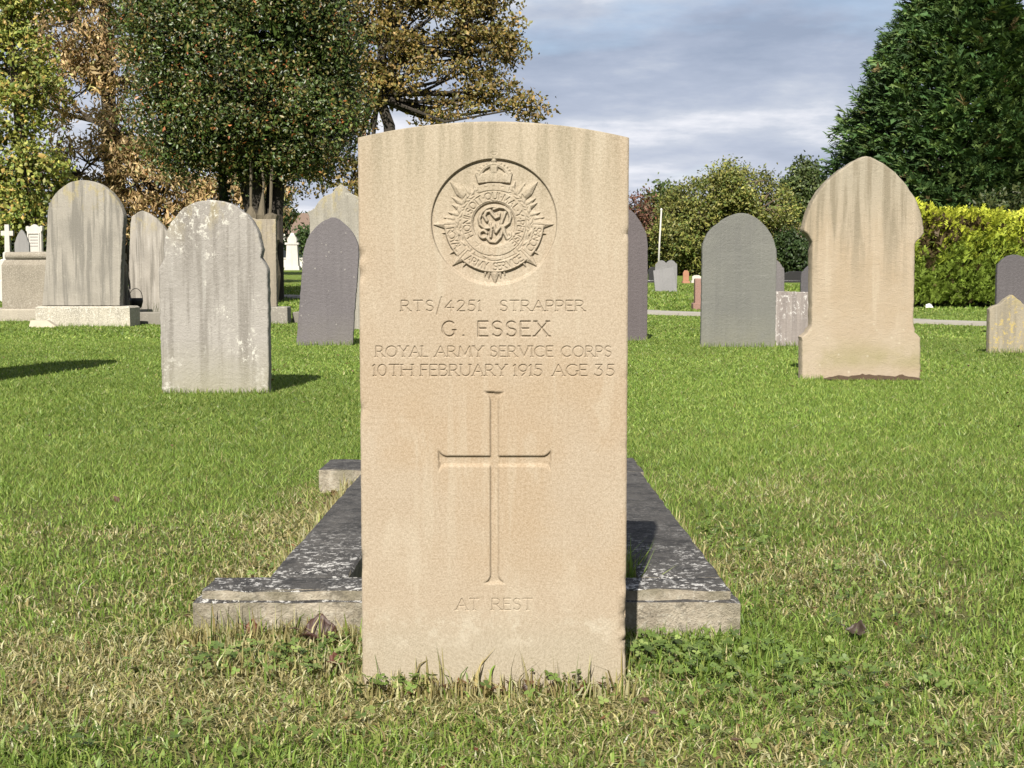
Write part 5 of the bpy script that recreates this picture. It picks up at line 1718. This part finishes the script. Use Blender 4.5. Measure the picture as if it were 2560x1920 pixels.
def blades(rs, x, y, h, wd, lean, segs=2, cols=None, z=None):
    n = len(x)
    a = rs.rand(n) * 6.283
    la = rs.rand(n) * 6.283
    z0 = gz(y) - DROP - 0.002 if z is None else z
    P = np.stack([x, y, z0], -1)
    S = np.stack([np.cos(a), np.sin(a), 0 * a], -1)
    Ln = np.stack([np.cos(la), np.sin(la), 0 * la], -1) * (lean * h)[:, None]
    Z = np.array([0, 0, 1.0])
    hw = (wd / 2)[:, None]
    hh = h[:, None]
    if segs == 2:
        m1 = P + Ln * 0.28 + Z * hh * 0.55
        tip = P + Ln + Z * hh * (1 - 0.25 * np.clip(lean, 0, 2)[:, None])
        V = np.stack([P - S * hw, P + S * hw, m1 + S * hw * 0.8, m1 - S * hw * 0.8, tip], 1).reshape(-1, 3)
        i = np.arange(n)[:, None] * 5
        F = np.concatenate([i + np.array([[0, 1, 2]]), i + np.array([[0, 2, 3]]), i + np.array([[3, 2, 4]])], 1).reshape(-1, 3)
        return V, F, np.repeat(cols, 5, 0)
    tip = P + Ln + Z * hh
    V = np.stack([P - S * hw, P + S * hw, tip], 1).reshape(-1, 3)
    return V, np.arange(n * 3).reshape(-1, 3), np.repeat(cols, 3, 0)


rs = np.random.RandomState(77)
parts = []
# (from, to, blades per square metre, side margin, height, width, segments)
for y0, y1, dens, side, h0, w0, sg in ((1.35, 2.3, 44000, 0.22, 0.0155, 0.0026, 2), (2.3, 3.3, 28000, 0.26, 0.015, 0.0029, 2), (3.3, 5.0, 19500, 0.35, 0.0135, 0.0036, 1), (5.0, 8.0, 9600, 0.45, 0.0125, 0.0052, 1), (8.0, 13.0, 3900, 0.6, 0.0125, 0.009, 1), (13.0, 22.0, 1000, 0.8, 0.015, 0.019, 1), (22.0, 36.0, 260, 1.0, 0.03, 0.036, 1)):
    x, y = scatter(rs, y0, y1, dens, side)
    k = ~in_rects(x, y, RECT)
    if y1 > 12:
        dpath = np.abs((x - P0[0]) * PN[0] + (y - P0[1]) * PN[1])
        k &= dpath > 0.34
    # thin, worn spots
    k &= ~((fbm(x, y, 5.0, 41, 2) > 0.66) & (y < 3.5) & (rs.rand(len(x)) < 0.45))
    # bare strip hard against the headstone's foot
    k &= ~((np.abs(x - SX) < 0.2) & (y > 1.905) & (y < 1.94) & (rs.rand(len(x)) < 0.5))
    x, y = x[k], y[k]
    cols, dry = grass_cols(rs, x, y)
    h = h0 * np.exp(rs.normal(0, 0.35, len(x))) * (0.75 + 0.5 * fbm(x, y, 3.0, 51, 2))
    lean = np.abs(rs.normal(0.7, 0.55, len(x))) + 0.9 * dry * rs.rand(len(x))
    h = np.where(dry, h * 0.85, h)
    h = h * np.where((np.abs(x - SX) < 0.22) & (y < 1.94), 0.65 + 0.35 * np.clip((1.9 - y) / 0.12, 0, 1), 1.0)
    parts.append(blades(rs, x, y, h, w0 * np.exp(rs.normal(0, 0.25, len(x))), lean, sg, cols))
# longer untrimmed blades along the kerbs and the foot of the headstone


def fringe(n, x0, x1, y0, y1, hmin, hmax, dryp):
    x = rs.uniform(x0, x1, n)
    y = rs.uniform(y0, y1, n)
    k = ~in_rects(x, y, RECT)
    x, y = x[k], y[k]
    cols, dry = grass_cols(rs, x, y, dryp)
    h = rs.uniform(hmin, hmax, len(x))
    return blades(rs, x, y, h, 0.0032 * np.exp(rs.normal(0, 0.2, len(x))), np.abs(rs.normal(0.3, 0.3, len(x))), 2, cols)


parts.append(fringe(420, -0.23, 0.18, 1.900, 1.938, 0.02, 0.045, 0.25))
parts.append(fringe(900, -0.46, -0.2, 1.99, 2.19, 0.02, 0.05, 0.0))
parts.append(fringe(800, 0.17, 0.42, 1.99, 2.19, 0.02, 0.045, 0.0))
parts.append(fringe(34, -0.22, 0.17, 1.915, 1.938, 0.05, 0.085, 0.25))
parts.append(fringe(900, -0.56, 0.41, 2.155, 2.199, 0.02, 0.05, 0.2))
parts.append(fringe(900, -0.56, -0.2, 2.165, 2.199, 0.025, 0.05, 0.25))
parts.append(fringe(70, -0.50, -0.24, 2.15, 2.199, 0.05, 0.09, 0.0))
parts.append(fringe(900, -0.47, -0.424, 2.34, 3.76, 0.02, 0.07, 0.25))
parts.append(fringe(40, -0.50, -0.43, 2.335, 2.42, 0.06, 0.11, 0.1))
parts.append(fringe(1000, 0.364, 0.41, 2.3, 3.9, 0.02, 0.06, 0.2))
parts.append(fringe(260, 0.17, 0.221, 2.34, 2.5, 0.05, 0.15, -0.2))
parts.append(fringe(300, -0.24, 0.2, 2.02, 2.19, 0.02, 0.06, 0.0))
parts.append(fringe(350, -0.285, 0.22, 2.34, 3.7, 0.03, 0.09, 0.0))
parts.append(fringe(260, -1.83, -1.23, 6.94, 6.999, 0.02, 0.05, 0.1))
parts.append(fringe(260, 1.68, 2.42, 7.86, 7.94, 0.02, 0.05, 0.25))
for fx0, fx1, fy, nf in ((-1.88, -1.38, 11.8, 160), (1.60, 2.24, 11.55, 200), (0.72, 1.27, 12.7, 130), (2.2, 2.58, 11.75, 110), (3.74, 4.09, 10.65, 120), (-5.75, -4.55, 16.25, 300), (-7.7, -5.7, 17.92, 260), (-3.65, -2.8, 17.0, 150)):
    parts.append(fringe(nf, fx0, fx1, fy - 0.06, fy - 0.003, 0.025, 0.07, 0.15))
parts.append(fringe(150, -4.75, -4.2, 17.1, 18.3, 0.12, 0.38, -0.4))
vo = 0
Vs, Fs, Cs = [], [], []
for V, F, Cc in parts:
    Vs.append(V)
    Fs.append(F + vo)
    Cs.append(Cc)
    vo += len(V)
g = mesh_obj('grass', np.concatenate(Vs), np.concatenate(Fs), M_GRASS, col=np.clip(np.concatenate(Cs), 0.005, 0.8))
tag(g, 'short mown lawn grass, green with straw-coloured dry blades', 'grass', kind='stuff')

# clover and small broad-leaved weeds between the headstone and the kerb
rs = np.random.RandomState(91)
cx_, cy_ = [], []
for n, mx, my, sx, sy in ((230, -0.30, 2.08, 0.09, 0.055), (380, 0.27, 2.09, 0.09, 0.06), (45, -0.17, 1.915, 0.03, 0.012), (16, 0.08, 1.925, 0.03, 0.008), (100, -0.42, 2.06, 0.07, 0.04), (60, -0.47, 2.75, 0.03, 0.25), (90, 0.47, 3.05, 0.06, 0.25), (110, 0.62, 2.5, 0.14, 0.15), (150, 0.45, 1.95, 0.15, 0.09), (60, -0.5, 1.72, 0.25, 0.06), (120, 0.5, 1.7, 0.25, 0.1)):
    cx_.append(rs.normal(mx, sx, n))
    cy_.append(rs.normal(my, sy, n))
x = np.concatenate(cx_)
y = np.concatenate(cy_)
k = ~in_rects(x, y, RECT)
x, y = x[k], y[k]
n = len(x)
hgt = rs.uniform(0.002, 0.026, n)
cen = np.stack([x, y, hgt], -1)
rad = rs.uniform(0.0020, 0.0052, n)
cl = pick_cols(rs, n, [(0.13, 0.20, 0.04), (0.17, 0.25, 0.055), (0.25, 0.32, 0.09), (0.09, 0.14, 0.032)], [3, 3, 1.5, 2], 0.15)
Vs, Fs, Cs = [], [], []
vo = 0
tilt = unit(np.stack([rs.normal(0, 0.35, n), rs.normal(-0.15, 0.35, n), np.ones(n)], -1))
rot = rs.rand(n) * 6.283
for lf in range(3):
    a = rot + lf * 2.094
    D = np.stack([np.cos(a), np.sin(a), 0.15 + 0 * a], -1)
    D = unit(D - tilt * np.sum(D * tilt, 1, keepdims=True) + tilt * 0.12)
    S = unit(np.cross(D, tilt))
    r = rad[:, None]
    base = cen
    pts = [base, base + D * r * 0.7 + S * r * 0.75 + tilt * r * 0.1, base + D * r * 1.6 + S * r * 0.75, base + D * r * 1.95, base + D * r * 1.6 - S * r * 0.75, base + D * r * 0.7 - S * r * 0.75 + tilt * r * 0.1]
    V = np.stack(pts, 1).reshape(-1, 3)
    i = np.arange(n)[:, None] * 6
    F = np.concatenate([i + np.array([[0, 1, 2]]), i + np.array([[0, 2, 3]]), i + np.array([[0, 3, 4]]), i + np.array([[0, 4, 5]])], 1).reshape(-1, 3)
    Vs.append(V)
    Fs.append(F + vo)
    Cs.append(np.repeat(cl, 6, 0))
    vo += len(V)
cv = mesh_obj('clover', np.concatenate(Vs), np.concatenate(Fs), leaf_mat('clover_leaves', 0.25, 0.5, 0.3), col=np.concatenate(Cs))
tag(cv, 'low clover and small weeds growing beside the war headstone', 'clover', kind='stuff')

# brown leaf crumbs at the foot of the headstone and beside the kerb
n = 520
x = np.concatenate([rs.uniform(-0.13, 0.13, 70), rs.normal(-0.46, 0.03, 90), rs.uniform(-0.7, 0.7, 120), rs.uniform(-4, 4, 90)])
y = np.concatenate([rs.uniform(1.905, 1.936, 70), rs.uniform(2.4, 3.7, 90), rs.uniform(1.5, 3.2, 120), rs.uniform(3.5, 12, 90)])
k = ~in_rects(x, y, RECT)
x, y = x[k], y[k]
n = len(x)
z = rs.uniform(0.0, 0.012, n)
big_ = np.where(y > 3.4, 2.0, 1.0)
V, F, Cc = leaf_cards(np.stack([x, y, z], -1), rs.normal(0, 1, (n, 3)) * [1, 1, 0.4], rs.normal(0, 0.5, (n, 3)) + [0, -0.2, 1], rs.uniform(0.006, 0.018, n) * big_, rs.uniform(0.004, 0.009, n) * big_, pick_cols(rs, n, [(0.16, 0.075, 0.035), (0.10, 0.055, 0.03), (0.28, 0.17, 0.08), (0.3, 0.12, 0.06)], [3, 3, 2, 0.6]))
lt = mesh_obj('leaf_litter', V, F, M_LEAF, col=Cc)
tag(lt, 'crumbs of dead brown leaves in the grass round the headstone', 'leaf litter', kind='stuff')


# curled fallen leaves
def curled_leaf(label, loc, size, rz, rx, curl, seed, colr):
    rs = np.random.RandomState(seed)
    nu, nv = 17, 11
    V = []
    ph = rs.rand(4) * 6.28
    for i in range(nu):
        s = i / (nu - 1)
        env = math.sin(math.pi * min(1, s * 0.97 + 0.015)) ** 0.8
        for j in range(nv):
            q = (j / (nv - 1) - 0.5) * 2
            lobe = 0.36 + 0.15 * abs(math.sin(s * 8.0 + (0.0 if q > 0 else 1.1)))
            r = q * env * lobe * size
            tw = 0.9 * (s - 0.4)
            bend = curl * (abs(q) ** 1.7) * env * size * (0.42 if q > 0 else 0.30)
            xx = (s - 0.5) * size + 0.10 * size * abs(q) ** 2
            yy = r * math.cos(tw) - bend * math.sin(tw)
            zz = r * math.sin(tw) + bend + curl * size * 0.5 * (s - 0.4) ** 2
            zz += 0.035 * size * math.sin(7 * s + 2.5 * q + ph[0]) + 0.02 * size * math.sin(13 * s - 4 * q + ph[1])
            V.append((xx, yy, zz))
    F = []
    for i in range(nu - 1):
        for j in range(nv - 1):
            a = i * nv + j
            F.append([a, a + 1, a + nv + 1, a + nv])
    t = thing('fallen_leaf', label, 'leaf', loc, rz, None, rx)
    m = MT('dead_leaf_brown')
    n1 = m.noise(60, 4, 0.7)
    c = m.mix(n1, tuple(0.45 * q for q in colr), tuple(1.4 * q for q in colr))
    blade = mesh_obj('blade', V, F, m.done(c, 0.6, m.bump(n1, 0.002), 0.4), t, smooth=True)
    sm = blade.modifiers.new('thickness', 'SOLIDIFY')
    sm.thickness = 0.0008
    b = MB()
    b.tube([(-0.5 * size, 0, curl * size * 0.28), (-0.62 * size, 0.02 * size, curl * size * 0.35), (-0.75 * size, 0.06 * size, curl * size * 0.3)], 0.0011, 6)
    b.build('stalk', m.m, t)
    return t


curled_leaf('large curled dead brown leaf propped against the front kerb, left of the war headstone', (-0.318, 2.166, 0.012), 0.056, R(14), R(18), 1.0, 1, (0.06, 0.024, 0.014))
curled_leaf('small rust-brown dead leaf against the front kerb, near its left part', (-0.425, 2.182, 0.024), 0.026, R(-20), R(50), 0.7, 2, (0.17, 0.07, 0.035))
curled_leaf('small reddish dead leaf in the weeds beside the left foot of the war headstone', (-0.268, 2.02, 0.012), 0.026, R(60), R(25), 0.7, 3, (0.14, 0.05, 0.03))
curled_leaf('dark folded dead leaf on the grass well right of the kerb', (0.568, 2.21, 0.008), 0.034, R(-35), R(20), 0.9, 4, (0.06, 0.04, 0.025))
